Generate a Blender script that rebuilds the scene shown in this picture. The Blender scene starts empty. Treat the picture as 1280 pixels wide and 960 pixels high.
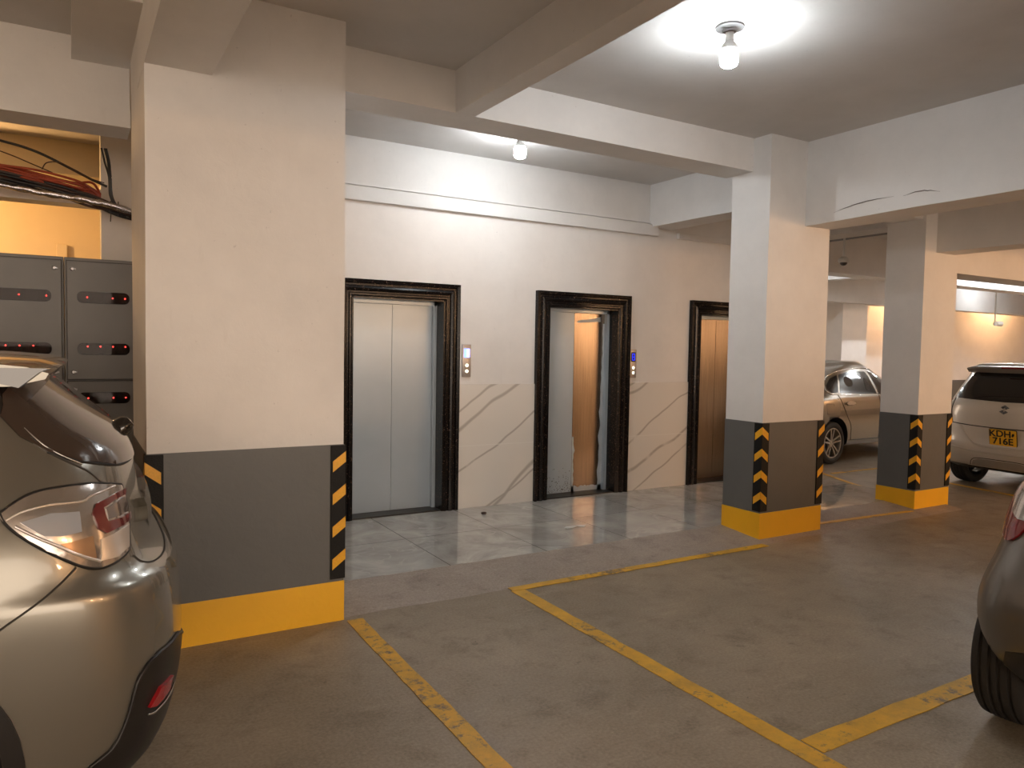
import bpy, bmesh, math, random
from mathutils import Vector, Matrix, Euler
from mathutils.bvhtree import BVHTree
from mathutils.geometry import delaunay_2d_cdt
random.seed(7)
PI = math.pi; R = math.radians
scene = bpy.context.scene
COL = scene.collection
# ------------------------------------------------------------------ camera
cam_d = bpy.data.cameras.new('camera'); cam = bpy.data.objects.new('camera', cam_d); COL.objects.link(cam)
scene.camera = cam
YAW, PIT, ROL, F = R(30.707), R(-2.745), R(0.976), 929.2
fw = Vector((math.sin(YAW)*math.cos(PIT), math.cos(YAW)*math.cos(PIT), math.sin(PIT)))
rt = Vector((math.cos(YAW), -math.sin(YAW), 0)); upv = rt.cross(fw)
r2 = rt*math.cos(ROL)+upv*math.sin(ROL); u2 = -rt*math.sin(ROL)+upv*math.cos(ROL)
cam.matrix_world = Matrix(((r2.x, u2.x, -fw.x, 0), (r2.y, u2.y, -fw.y, 0), (r2.z, u2.z, -fw.z, 1.6), (0, 0, 0, 1)))
cam_d.sensor_width = 36; cam_d.sensor_fit = 'HORIZONTAL'; cam_d.lens = F*36/1280
cam_d.clip_start = .02; cam_d.clip_end = 200
# ------------------------------------------------------------------ world, exposure, lamp powers
w = bpy.data.worlds.new('world'); scene.world = w; w.use_nodes = True
w.node_tree.nodes['Background'].inputs[0].default_value = (1, .82, .66, 1)
w.node_tree.nodes['Background'].inputs[1].default_value = 3.3
scene.view_settings.view_transform = 'Standard'
scene.view_settings.look = 'None'
scene.view_settings.exposure = .62
scene.view_settings.gamma = 1
scene.view_settings.use_curve_mapping = False
COOL = (.90, .96, 1.0); WARM = (1, .56, .27)
E_BULB = 190; E_BULB2 = 185
E_TUBE = 260; E_TUBE_R = 430; E_TUBE_FAR = 420; E_ROOM = 420
# ------------------------------------------------------------------ materials
def newmat(name):
    m = bpy.data.materials.new(name); m.use_nodes = True
    return m, m.node_tree.nodes, m.node_tree.links, m.node_tree.nodes['Principled BSDF']
def c4(c): return (c[0], c[1], c[2], 1)
def mat(name, col, rough=.5, metal=0, coat=0, emit=None, es=0, var=0, vscale=8, bump=0, bscale=60, spec=.5, trans=0, alpha=1):
    m, n, l, b = newmat(name)
    b.inputs['Base Color'].default_value = c4(col); b.inputs['Roughness'].default_value = rough
    b.inputs['Metallic'].default_value = metal; b.inputs['Coat Weight'].default_value = coat
    b.inputs['Coat Roughness'].default_value = .05
    b.inputs['Specular IOR Level'].default_value = spec
    b.inputs['Transmission Weight'].default_value = trans
    if emit: b.inputs['Emission Color'].default_value = c4(emit); b.inputs['Emission Strength'].default_value = es
    tc = n.new('ShaderNodeTexCoord')
    if var:
        t = n.new('ShaderNodeTexNoise'); t.inputs['Scale'].default_value = vscale; t.inputs['Detail'].default_value = 6
        l.new(tc.outputs['Object'], t.inputs['Vector'])
        r = n.new('ShaderNodeValToRGB'); r.color_ramp.elements[0].position = .3; r.color_ramp.elements[1].position = .7
        r.color_ramp.elements[0].color = c4([x*(1-var) for x in col]); r.color_ramp.elements[1].color = c4([min(1, x*(1+var)) for x in col])
        l.new(t.outputs['Fac'], r.inputs['Fac']); l.new(r.outputs['Color'], b.inputs['Base Color'])
    if bump:
        t = n.new('ShaderNodeTexNoise'); t.inputs['Scale'].default_value = bscale; t.inputs['Detail'].default_value = 4
        l.new(tc.outputs['Object'], t.inputs['Vector'])
        bp = n.new('ShaderNodeBump'); bp.inputs['Strength'].default_value = bump; bp.inputs['Distance'].default_value = .01
        l.new(t.outputs['Fac'], bp.inputs['Height']); l.new(bp.outputs['Normal'], b.inputs['Normal'])
    return m
def mixc(n, l, fac, a, b, mode='MIX'):
    x = n.new('ShaderNodeMix'); x.data_type = 'RGBA'; x.blend_type = mode
    def put(s, v):
        if hasattr(v, 'is_linked') or hasattr(v, 'links'): l.new(v, s)
        elif isinstance(v, (int, float)): s.default_value = v
        else: s.default_value = c4(v)
    put(x.inputs[0], fac); put(x.inputs[6], a); put(x.inputs[7], b)
    return x.outputs[2]
def noise(n, l, vec, scale, detail=5, rough=.6, dist=0):
    t = n.new('ShaderNodeTexNoise'); t.inputs['Scale'].default_value = scale; t.inputs['Detail'].default_value = detail
    t.inputs['Roughness'].default_value = rough; t.inputs['Distortion'].default_value = dist
    l.new(vec, t.inputs['Vector']); return t.outputs['Fac']
def ramp(n, l, fac, p0, p1, a=(0, 0, 0), b=(1, 1, 1)):
    r = n.new('ShaderNodeValToRGB'); e = r.color_ramp.elements
    e[0].position = p0; e[1].position = p1; e[0].color = c4(a); e[1].color = c4(b)
    l.new(fac, r.inputs['Fac']); return r.outputs['Color']
def mapping(n, l, vec, scale=(1, 1, 1), rot=(0, 0, 0), loc=(0, 0, 0)):
    m = n.new('ShaderNodeMapping'); m.inputs['Scale'].default_value = scale; m.inputs['Rotation'].default_value = rot
    m.inputs['Location'].default_value = loc; l.new(vec, m.inputs['Vector']); return m.outputs['Vector']

def m_paint(name, col, dirt=.12, rough=.6):
    m, n, l, b = newmat(name)
    g = n.new('ShaderNodeNewGeometry').outputs['Position']
    a = noise(n, l, g, 1.3, 8, .65); d = noise(n, l, g, 9, 6, .7, .6)
    c = mixc(n, l, ramp(n, l, a, .35, .7), col, [x*(1-dirt) for x in col])
    st = ramp(n, l, noise(n, l, mapping(n, l, g, (6, 6, 1.2)), 2.2, 8, .7), .62, .78)
    c = mixc(n, l, mixc(n, l, .35, (0, 0, 0), st), c, [x*(1-dirt*1.8)*k for x, k in zip(col, (1, .97, .93))])
    sp = ramp(n, l, noise(n, l, g, 38, 3, .5), .73, .76)
    c = mixc(n, l, mixc(n, l, .3, (0, 0, 0), sp), c, [x*.45 for x in col])
    l.new(c, b.inputs['Base Color']); b.inputs['Roughness'].default_value = rough
    bp = n.new('ShaderNodeBump'); bp.inputs['Strength'].default_value = .25; bp.inputs['Distance'].default_value = .02
    l.new(mixc(n, l, .5, d, noise(n, l, g, 2.5, 5)), bp.inputs['Height']); l.new(bp.outputs['Normal'], b.inputs['Normal'])
    return m
WHITE = m_paint('white_wall_paint', (.78, .755, .73)); CEIL = m_paint('ceiling_paint', (.66, .635, .61))
GREY = m_paint('grey_wall_paint', (.125, .125, .12), .15, .45)
YELLOW = m_paint('yellow_band_paint', (.94, .49, .012), .10, .45)

def m_concrete(name, c0, c1, rough=.5):
    m, n, l, b = newmat(name)
    g = n.new('ShaderNodeNewGeometry').outputs['Position']
    a = noise(n, l, g, .9, 9, .62, .4); s = noise(n, l, g, 3.6, 9, .72, .3); f = noise(n, l, g, 70, 4, .6)
    c = mixc(n, l, ramp(n, l, a, .36, .64), c0, c1)
    c = mixc(n, l, mixc(n, l, .7, (0, 0, 0), ramp(n, l, s, .52, .70)), c, [x*.60 for x in c0])
    # pale scuffs and trowel streaks
    w_ = noise(n, l, mapping(n, l, g, (1, 4, 1), (0, 0, .5)), 2.0, 10, .78)
    c = mixc(n, l, mixc(n, l, .55, (0, 0, 0), ramp(n, l, w_, .56, .70)), c, [min(1, x*1.4) for x in c1])
    # hairline scratches
    h = noise(n, l, mapping(n, l, g, (1, 9, 1), (0, 0, -.35)), 1.1, 6, .55)
    hs = n.new('ShaderNodeMath'); hs.operation = 'SUBTRACT'; l.new(h, hs.inputs[0]); hs.inputs[1].default_value = .5
    ha = n.new('ShaderNodeMath'); ha.operation = 'ABSOLUTE'; l.new(hs.outputs[0], ha.inputs[0])
    k = ramp(n, l, noise(n, l, g, 1.7, 3), .52, .62)
    c = mixc(n, l, mixc(n, l, k, (0, 0, 0), ramp(n, l, ha.outputs[0], .0012, .004, (.4, .4, .4), (0, 0, 0))), c, [min(1, x*1.6) for x in c1])
    # dark oil spots and pits
    sp = ramp(n, l, noise(n, l, g, 11, 3, .5), .70, .74)
    c = mixc(n, l, mixc(n, l, .6, (0, 0, 0), sp), c, [x*.45 for x in c0])
    pt = ramp(n, l, noise(n, l, g, 40, 2, .5), .74, .77)
    c = mixc(n, l, pt, c, [x*.35 for x in c0])
    c = mixc(n, l, .25, c, mixc(n, l, ramp(n, l, f, .3, .7), [x*.4 for x in c0], [min(1, x*1.6) for x in c1]))
    l.new(c, b.inputs['Base Color'])
    l.new(ramp(n, l, s, .2, .8, (rough-.12,)*3, (rough+.22,)*3), b.inputs['Roughness'])
    bp = n.new('ShaderNodeBump'); bp.inputs['Strength'].default_value = .22; bp.inputs['Distance'].default_value = .01
    l.new(mixc(n, l, .4, f, s), bp.inputs['Height']); l.new(bp.outputs['Normal'], b.inputs['Normal'])
    return m
CONC = m_concrete('worn_floor_concrete', (.255, .207, .147), (.37, .302, .22), .42)
APRON = m_concrete('apron_screed', (.30, .25, .205), (.41, .35, .30), .55)

def m_line():
    m, n, l, b = newmat('worn_yellow_road_paint')
    g = n.new('ShaderNodeNewGeometry').outputs['Position']
    wv = noise(n, l, g, 14, 8, .8); big = noise(n, l, g, 1.7, 4, .6)
    k = n.new('ShaderNodeMath'); k.operation = 'MULTIPLY_ADD'; l.new(big, k.inputs[0]); k.inputs[1].default_value = .6; l.new(wv, k.inputs[2])
    c = mixc(n, l, ramp(n, l, noise(n, l, g, 6, 6, .7), .3, .7), (.92, .52, .03), (.72, .40, .035))
    sm = ramp(n, l, noise(n, l, g, 3.2, 7, .75), .42, .72)
    c = mixc(n, l, mixc(n, l, .55, (0, 0, 0), sm), c, (.30, .18, .05))
    c = mixc(n, l, ramp(n, l, k.outputs[0], .84, .94), c, (.20, .15, .09))
    l.new(c, b.inputs['Base Color']); b.inputs['Roughness'].default_value = .5
    return m
LINE = m_line()
def m_granite():
    m, n, l, b = newmat('black_speckled_granite')
    g = n.new('ShaderNodeNewGeometry').outputs['Position']
    v = noise(n, l, mapping(n, l, g, (1, 1, 1)), 55, 5, .75, 1.5)
    c = mixc(n, l, ramp(n, l, v, .60, .66), (.006, .005, .005), (.26, .17, .12))
    l.new(c, b.inputs['Base Color']); b.inputs['Roughness'].default_value = .2; b.inputs['Specular IOR Level'].default_value = .22
    return m
GRANITE = m_granite()
def veins(n, l, g, scale, rot, dist, p0, p1, seed=0):
    wv = n.new('ShaderNodeTexNoise'); wv.inputs['Scale'].default_value = scale; wv.inputs['Detail'].default_value = 4
    wv.inputs['Roughness'].default_value = .45; wv.inputs['Distortion'].default_value = dist
    l.new(mapping(n, l, g, (1, 1, 1), rot, (seed, seed, seed)), wv.inputs['Vector'])
    s = n.new('ShaderNodeMath'); s.operation = 'SUBTRACT'; l.new(wv.outputs['Fac'], s.inputs[0]); s.inputs[1].default_value = .5
    a = n.new('ShaderNodeMath'); a.operation = 'ABSOLUTE'; l.new(s.outputs[0], a.inputs[0])
    return ramp(n, l, a.outputs[0], p0, p1, (1, 1, 1), (0, 0, 0))
def m_walltile():
    m, n, l, b = newmat('white_veined_wall_tile')
    g = n.new('ShaderNodeNewGeometry').outputs['Position']
    vs_ = []
    for sc, ph, ds in ((.62, 1.3, 2.6), (.37, 4.1, 3.6)):
        wv = n.new('ShaderNodeTexWave'); wv.wave_type = 'BANDS'; wv.bands_direction = 'Z'; wv.wave_profile = 'SIN'
        wv.inputs['Scale'].default_value = sc; wv.inputs['Distortion'].default_value = ds; wv.inputs['Detail'].default_value = 3.5
        wv.inputs['Detail Scale'].default_value = 1.1; wv.inputs['Detail Roughness'].default_value = .55; wv.inputs['Phase Offset'].default_value = ph
        l.new(mapping(n, l, mapping(n, l, g, (1, 1, 1), (0, R(33), 0)), (.8, .02, 1)), wv.inputs['Vector'])
        vs_.append(ramp(n, l, wv.outputs['Fac'], .9935, .9998))
    v = mixc(n, l, 1.0, vs_[0], vs_[1], 'LIGHTEN')
    k = ramp(n, l, noise(n, l, g, 2.3, 3), .30, .42)
    c = mixc(n, l, mixc(n, l, k, (0, 0, 0), v), (.74, .70, .645), (.47, .43, .385))
    # joint
    sx = n.new('ShaderNodeSeparateXYZ'); l.new(g, sx.inputs[0])
    q = n.new('ShaderNodeMath'); q.operation = 'SUBTRACT'; l.new(sx.outputs['Z'], q.inputs[0]); q.inputs[1].default_value = .655
    qa = n.new('ShaderNodeMath'); qa.operation = 'ABSOLUTE'; l.new(q.outputs[0], qa.inputs[0])
    c = mixc(n, l, ramp(n, l, qa.outputs[0], .0025, .0045, (1, 1, 1), (0, 0, 0)), c, (.8, .77, .72))
    l.new(c, b.inputs['Base Color']); b.inputs['Roughness'].default_value = .14
    return m
WTILE = m_walltile()
def m_floortile():
    m, n, l, b = newmat('polished_grey_marble_tile')
    g = n.new('ShaderNodeNewGeometry').outputs['Position']
    a = noise(n, l, g, 2.2, 8, .65, 1.2)
    c = mixc(n, l, ramp(n, l, a, .35, .68), (.38, .37, .34), (.60, .585, .55))
    c = mixc(n, l, mixc(n, l, .75, (0, 0, 0), veins(n, l, g, 1.6, (0, 0, .6), 1.4, .002, .014, 4)), c, (.6, .57, .53))
    br = n.new('ShaderNodeTexBrick'); br.offset = 0; br.inputs['Scale'].default_value = 1
    br.inputs['Brick Width'].default_value = .82; br.inputs['Row Height'].default_value = .82; br.inputs['Mortar Size'].default_value = .003
    br.inputs['Color1'].default_value = (0, 0, 0, 1); br.inputs['Color2'].default_value = (0, 0, 0, 1); br.inputs['Mortar'].default_value = (1, 1, 1, 1)
    l.new(mapping(n, l, g, (1, 1, 1), (0, 0, 0), (-2.31+.82*4, -4.70+.82*6, 0)), br.inputs['Vector'])
    c = mixc(n, l, br.outputs['Color'], c, (.12, .10, .085))
    l.new(c, b.inputs['Base Color']); b.inputs['Roughness'].default_value = .045
    return m
FTILE = m_floortile()
def m_steel(name, col, rough, metal=1, streak=.15, smear=0):
    m, n, l, b = newmat(name)
    g = n.new('ShaderNodeNewGeometry').outputs['Position']
    s = noise(n, l, mapping(n, l, g, (30, 30, .6)), 3, 3, .5) if not smear else noise(n, l, g, 5, 4, .6, .5)
    c = mixc(n, l, ramp(n, l, s, .3, .7), [x*(1-streak) for x in col], [min(1, x*(1+streak)) for x in col])
    l.new(c, b.inputs['Base Color']); b.inputs['Metallic'].default_value = metal; b.inputs['Roughness'].default_value = rough
    return m
STEEL = m_steel('brushed_stainless_steel', (.30, .245, .20), .27)
def m_film():
    m, n, l, b = newmat('blue_grey_protective_film')
    g = n.new('ShaderNodeNewGeometry').outputs['Position']
    c = mixc(n, l, ramp(n, l, noise(n, l, g, 3, 4, .5), .3, .7), (.40, .46, .51), (.43, .49, .54))
    l.new(c, b.inputs['Base Color']); b.inputs['Metallic'].default_value = .22
    b.inputs['Roughness'].default_value = .29
    return m
FILM = m_film()
FILMEDGE = m_steel('torn_film_edge', (.50, .54, .56), .45, .2, .1, 1)
SILL = mat('dark_steel_sill', (.06, .055, .05), .4, .8)
RUBBER = mat('black_rubber', (.008, .0075, .007), .55, bump=.3, bscale=90, spec=.25)
REFLY = mat('yellow_reflective_tape', (.86, .42, .015), .35, var=.08, vscale=90)
PLASTIC_W = mat('white_plastic', (.7, .7, .68), .35)
PLASTIC_G = mat('dim_grey_plastic', (.25, .25, .25), .4)
CHROME = mat('chrome', (.75, .74, .72), .12, 1)
BULBGLOW = mat('lit_cool_bulb', (.9, .9, .9), .4, emit=COOL, es=E_BULB)
BULBGLOW2 = mat('lit_cool_bulb_far', (.9, .9, .9), .4, emit=COOL, es=E_BULB2)
TUBEGLOW = mat('lit_warm_tube', (.9, .9, .9), .4, emit=WARM, es=E_TUBE)
TUBEGLOWR = mat('lit_warm_tube_right', (.9, .9, .9), .4, emit=WARM, es=E_TUBE_R)
TUBEWALL = mat('added_warm_tube_wall', (.9, .9, .9), .4, emit=WARM, es=110)
BAYGLOW = mat('added_soft_warm_bulb', (.9, .9, .9), .4, emit=(1, .72, .48), es=420)
TUBEGLOW2 = mat('added_warm_tube_far', (.9, .9, .9), .4, emit=WARM, es=E_TUBE_FAR)
TUBECOOL = mat('added_cool_tube', (.9, .9, .9), .4, emit=COOL, es=300)
ROOMGLOW = mat('lit_yellow_bulb', (.9, .9, .9), .4, emit=(1, .55, .2), es=E_ROOM)
CABMETAL = mat('grey_powder_coated_steel', (.155, .15, .142), .42, .2, var=.05, vscale=5, bump=.05, bscale=200)
SLOTDARK = mat('dark_slot_interior', (.02, .014, .012), .5)
METER = mat('grey_meter_plastic', (.045, .032, .027), .5, var=.3, vscale=30)
LEDRED = mat('lit_red_led', (.5, .02, .02), .4, emit=(1, .04, .03), es=7)
PANE = mat('clear_acrylic_pane', (.55, .5, .48), .02, trans=1)
PANE.node_tree.nodes['Principled BSDF'].inputs['IOR'].default_value = 1.18
BLUESCREEN = mat('lit_blue_screen', (.05, .1, .6), .2, emit=(.16, .26, 1), es=2.2)
BLUEDIGIT = mat('deep_blue_digits', (.01, .02, .5), .2, emit=(.01, .03, .8), es=1.5)
PALEBLUE = mat('pale_blue_glow', (.3, .4, .9), .2, emit=(.4, .52, 1), es=2.0)
BTN = mat('lit_call_button', (.8, .8, .6), .3, emit=(1, .95, .72), es=1.6)
PANELST = mat('brushed_panel_steel', (.42, .40, .40), .35, .8)
CABLE_O = mat('orange_red_cable', (.30, .045, .016), .5, var=.2)
CABLE_K = mat('black_cable', (.012, .010, .010), .45)
CABLE_B = mat('brown_cable', (.05, .022, .014), .5)
FOIL = mat('crumpled_silver_foil', (.62, .62, .66), .22, 1, bump=1.0, bscale=35)
# cars
PEARL = mat('beige_silver_car_paint', (.235, .22, .185), .26, .6, coat=.8)
TAUPE = mat('taupe_car_paint', (.31, .265, .21), .26, .6, coat=.9)
SILVER = mat('silver_car_paint', (.62, .57, .50), .3, .35, coat=.8)
GRAPH = mat('dark_grey_car_paint', (.135, .118, .098), .32, .5, coat=.7)
GLASSK = mat('dark_tinted_glass', (.012, .010, .009), .05, 0, coat=1)
GLASSB = mat('brown_tinted_glass', (.055, .037, .028), .10, 0, coat=.6)
CLAD = mat('black_plastic_cladding', (.014, .012, .011), .38, bump=.1, bscale=300)
DARKGAP = mat('dark_panel_gap', (.01, .009, .008), .6)
LAMPRED = mat('dark_red_lens', (.20, .012, .016), .12, 0, coat=1)
LAMPRED2 = mat('brownish_red_lens', (.15, .022, .024), .12, 0, coat=1)
TYRE = mat('worn_tyre_rubber', (.030, .026, .022), .7, spec=.3)
LAMPCLR = mat('clear_silver_lens', (.50, .45, .41), .16, .75, coat=1)
LAMPDK = mat('smoky_lens', (.20, .17, .16), .12, .5, coat=1)
LAMPLT = mat('bright_lens_facet', (.75, .70, .66), .2, .6, coat=1)
REFLR = mat('red_reflector', (.35, .01, .015), .2, coat=1)
PLATEY = mat('yellow_number_plate', (.85, .45, .02), .4)
INK = mat('black_ink', (.012, .010, .010), .5)
ALLOY = mat('alloy_wheel', (.55, .50, .45), .28, .9)
REFLGLASS = mat('pale_glass_reflection', (.055, .043, .034), .8)
# ------------------------------------------------------------------ helpers
def link(name, me, m=None, parent=None, smooth=None):
    o = bpy.data.objects.new(name, me); COL.objects.link(o)
    if m is not None:
        for x in (m if isinstance(m, (list, tuple)) else [m]): me.materials.append(x)
    if parent is not None: o.parent = parent
    if smooth is not None:
        for p in me.polygons: p.use_smooth = True
        me.set_sharp_from_angle(angle=R(smooth))
    return o
def obj(name, bm, m=None, parent=None, smooth=None):
    me = bpy.data.meshes.new(name); bmesh.ops.recalc_face_normals(bm, faces=bm.faces); bm.to_mesh(me); bm.free()
    return link(name, me, m, parent, smooth)
def tag(o, label=None, cat=None, group=None, kind=None):
    if label: o['label'] = label
    if cat: o['category'] = cat
    if group: o['group'] = group
    if kind: o['kind'] = kind
    return o
def empty(name, loc, rz=0):
    o = bpy.data.objects.new(name, None); COL.objects.link(o); o.location = loc; o.rotation_euler = (0, 0, rz)
    o.empty_display_size = .1
    return o
def bx(bm, x0, x1, y0, y1, z0, z1, bev=0):
    r = bmesh.ops.create_cube(bm, size=1)
    vs = r['verts']
    for v in vs: v.co = Vector(((x0+x1)/2+v.co.x*(x1-x0), (y0+y1)/2+v.co.y*(y1-y0), (z0+z1)/2+v.co.z*(z1-z0)))
    if bev:
        es = list({e for v in vs for e in v.link_edges})
        bmesh.ops.bevel(bm, geom=es, offset=bev, segments=2, affect='EDGES', profile=.6)
    return bm
def box(x0, x1, y0, y1, z0, z1, bev=0): return bx(bmesh.new(), x0, x1, y0, y1, z0, z1, bev)
def wobble(bm, cuts, amp, seed=0):
    """hand-plastered edges: subdivide and nudge"""
    from mathutils import noise as nz
    bmesh.ops.subdivide_edges(bm, edges=[e for e in bm.edges if e.calc_length() > .5], cuts=cuts, use_grid_fill=True)
    for v in bm.verts:
        n_ = nz.noise_vector(v.co*1.7+Vector((seed, seed*2, 3)))
        v.co += n_*amp
    return bm
def struct(name, bm, m, parent=None, smooth=None):
    o = obj(name, bm, m, parent, smooth)
    if parent is None: o['kind'] = 'structure'
    return o
def lathe(bm, prof, seg=32, axis='Z', off=(0, 0, 0)):
    """prof: list of (r, h)"""
    off = Vector(off); rings = []
    for r, h in prof:
        ring = []
        for i in range(seg):
            a = 2*PI*i/seg
            if axis == 'Z': p = Vector((r*math.cos(a), r*math.sin(a), h))
            elif axis == 'Y': p = Vector((r*math.cos(a), h, r*math.sin(a)))
            else: p = Vector((h, r*math.cos(a), r*math.sin(a)))
            ring.append(bm.verts.new(p+off))
        rings.append(ring)
    for a, b in zip(rings, rings[1:]):
        for i in range(seg): bm.faces.new((a[i], a[(i+1) % seg], b[(i+1) % seg], b[i]))
    if prof[0][0] > 1e-5: bm.faces.new(rings[0])
    if prof[-1][0] > 1e-5: bm.faces.new(rings[-1])
    bmesh.ops.remove_doubles(bm, verts=bm.verts, dist=1e-6)
    return bm
def smoothpts(pts, n=6, closed=False):
    P = [Vector(p) for p in pts]; out = []; N = len(P)
    rng = range(N) if closed else range(N-1)
    for i in rng:
        if closed: p0, p1, p2, p3 = P[(i-1) % N], P[i], P[(i+1) % N], P[(i+2) % N]
        else: p0, p1, p2, p3 = P[max(i-1, 0)], P[i], P[i+1], P[min(i+2, N-1)]
        for k in range(n):
            t = k/n
            out.append(.5*((2*p1)+(-p0+p2)*t+(2*p0-5*p1+4*p2-p3)*t*t+(-p0+3*p1-3*p2+p3)*t**3))
    if not closed: out.append(P[-1])
    return out
def tube(bm, pts, r, seg=8):
    rings = []
    for i, p in enumerate(pts):
        d = (pts[min(i+1, len(pts)-1)]-pts[max(i-1, 0)]).normalized()
        a = d.cross(Vector((0, 0, 1)));
        if a.length < .05: a = d.cross(Vector((0, 1, 0)))
        a.normalize(); b = d.cross(a)
        rr = r(i/(len(pts)-1)) if callable(r) else r
        rings.append([bm.verts.new(p+(a*math.cos(2*PI*k/seg)+b*math.sin(2*PI*k/seg))*rr) for k in range(seg)])
    for x, y in zip(rings, rings[1:]):
        for k in range(seg): bm.faces.new((x[k], x[(k+1) % seg], y[(k+1) % seg], y[k]))
    bm.faces.new(rings[0]); bm.faces.new(rings[-1])
    return bm
def text_mesh(name, s, size, m, parent, mat4, ext=.001):
    cu = bpy.data.curves.new(name, 'FONT'); cu.body = s; cu.size = size; cu.extrude = ext; cu.align_x = 'CENTER'; cu.align_y = 'CENTER'
    cu.offset = size*.022
    t = bpy.data.objects.new('tmp', cu); COL.objects.link(t)
    dg = bpy.context.evaluated_depsgraph_get(); me = bpy.data.meshes.new_from_object(t.evaluated_get(dg))
    bpy.data.objects.remove(t)
    me.transform(mat4); me.name = name; me.materials.clear()
    return link(name, me, m, parent)
# ================================================================== SETTING
SL = 3.418; YW = 6.347; ZF = .05
struct('floor', wobble(box(-9, 24, -11, 13, -.2, 0), 0, 0), CONC)
struct('ceiling', box(-9, 24, -11, 13, SL, SL+.2), CEIL)
# raised lift lobby floor with its sloped screed apron
struct('floor_lift_lobby', box(.5, 8.0, 4.704, 6.62, .001, ZF), FTILE)
bm = bmesh.new()
nx = 40; rows = []
from mathutils import noise as nz
for i in range(nx+1):
    x = 1.352+(8.0-1.352)*i/nx
    wv = nz.noise(Vector((x*2.1, 0, 0)))*.025
    rows.append([bm.verts.new((x, 4.17+wv, -.004)), bm.verts.new((x, 4.26+wv*.6, .010)), bm.verts.new((x, 4.703, ZF-.001)), bm.verts.new((x, 4.703, -.01))])
for a, b in zip(rows, rows[1:]):
    for k in range(3): bm.faces.new((a[k], b[k], b[k+1], a[k+1]))
struct('floor_apron', bm, APRON, smooth=30)
# lift wall, with three openings (built as piers and lintels)
OPEN = [(2.117, 3.012), (4.18, 5.08), (6.28, 7.18)]; ZO = 2.035
bm = bmesh.new(); xs = [.5]+[v for o in OPEN for v in o]+[8.05]
for i in range(0, len(xs), 2): bx(bm, xs[i], xs[i+1], YW, YW+.35, 0, SL)
for a, b in OPEN: bx(bm, a, b, YW, YW+.35, ZO, SL)
struct('wall_lifts', bm, WHITE)
struct('wall_lift_core', box(.5, 8.05, YW+.36, YW+2.2, 0, SL), WHITE)
# wainscot tiles between the lift surrounds
for a, b in ((.62, 1.975), (3.162, 4.035), (5.224, 6.135), (7.32, 8.06)):
    struct('baseboard_tiles', box(a, b, YW-.012, YW+.01, ZF, 1.247, .002), WTILE)
# ledge running along the wall below the ceiling
bm = box(.62, 5.60, YW-.045, YW, 2.865, 2.985, .006); bx(bm, .62, 5.60, YW-.02, YW, 3.0, 3.012, .003)
struct('trim_1', bm, WHITE)
bm = box(5.9, 8.06, YW-.045, YW, 2.865, 2.93, .006); struct('trim_2', bm, WHITE)
# ---- beams
def beam(x0, x1, y0, y1, z0, amp=.006, cuts=5, seed=1, m=None):
    b = wobble(box(x0, x1, y0, y1, z0, SL+.05), cuts, amp, seed)
    return struct('ceiling_beam', b, m or WHITE)
beam(1.2, 5.03, 4.486, 4.80, 3.144, seed=2)                      # across, left column to second column
bm = box(2.196, 2.344, -8, 4.50, 3.144, SL+.05); struct('ceiling_beam', wobble(bm, 8, .008, 4), WHITE)   # secondary rib
# main beam over the left column coming toward the camera
bm = box(.326, .64, -8, 4.6, 2.982, SL+.05); struct('ceiling_beam', wobble(bm, 8, .006, 5), WHITE)
# main beam from the second column toward the camera, slightly sagging plaster
bm = bmesh.new(); bx(bm, 5.478, 5.83, -8, 4.31, 2.70, SL+.05)
for v in bm.verts:
    if v.co.y < 0 and v.co.z < 3: v.co.z = 2.83
bmesh.ops.subdivide_edges(bm, edges=[e for e in bm.edges if e.calc_length() > 5], cuts=24)
for v in bm.verts:
    if v.co.z < 3: v.co += Vector((nz.noise(v.co*1.3)*.008, 0, nz.noise(v.co*1.9)*.01))
o = struct('ceiling_beam', bm, WHITE)
bm = bmesh.new()                                                 # the plaster crack on its face
for a, b in (((5.474, 4.02, 2.775), (5.474, 3.50, 2.822)), ((5.474, 3.42, 2.812), (5.474, 3.14, 2.80))):
    A = Vector(a); B = Vector(b)
    pts = [A.lerp(B, t/12)+Vector((0, 0, .02*math.sin(t/12*PI)+random.uniform(-.002, .002))) for t in range(13)]
    tube(bm, pts, lambda t: .0045*math.sin(PI*min(max(t, .06), .94)), 5)
obj('plaster_crack', bm, mat('crack_shadow', (.22, .19, .17), .8), o)
beam(5.50, 5.83, 4.70, YW, 2.955, seed=7)                         # same line, behind the column
beam(5.78, 7.45, 4.42, 4.75, 2.98, seed=8)
bm = box(7.63, 7.97, -8, 4.40, 2.655, SL+.05); struct('ceiling_beam', wobble(bm, 8, .006, 9), WHITE)
beam(8.0, 24, 4.50, 4.85, 2.49, seed=10, cuts=8)
beam(7.63, 7.97, 4.78, 13, 2.98, seed=12, cuts=6)
beam(8.0, 24, 7.2, 7.55, 2.82, seed=13, cuts=8)
beam(11.9, 12.25, 4.9, 12, 2.95, seed=14)
beam(8.0, 24, 9.3, 9.6, 2.62, seed=15, cuts=8)
beam(.6, 24, -.75, -.4, 2.62, seed=16, cuts=8)  # unseen cross beam, added low to shade the pillar tops
beam(-9, .33, 5.24, 5.54, 2.92, seed=17)                          # left bay beam
beam(-9, .33, -.75, -.4, 2.98, seed=18)
struct('ceiling_beam', wobble(box(.02, .33, 4.2, 5.3, 3.28, SL+.05), 2, .004, 3), WHITE)
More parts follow.
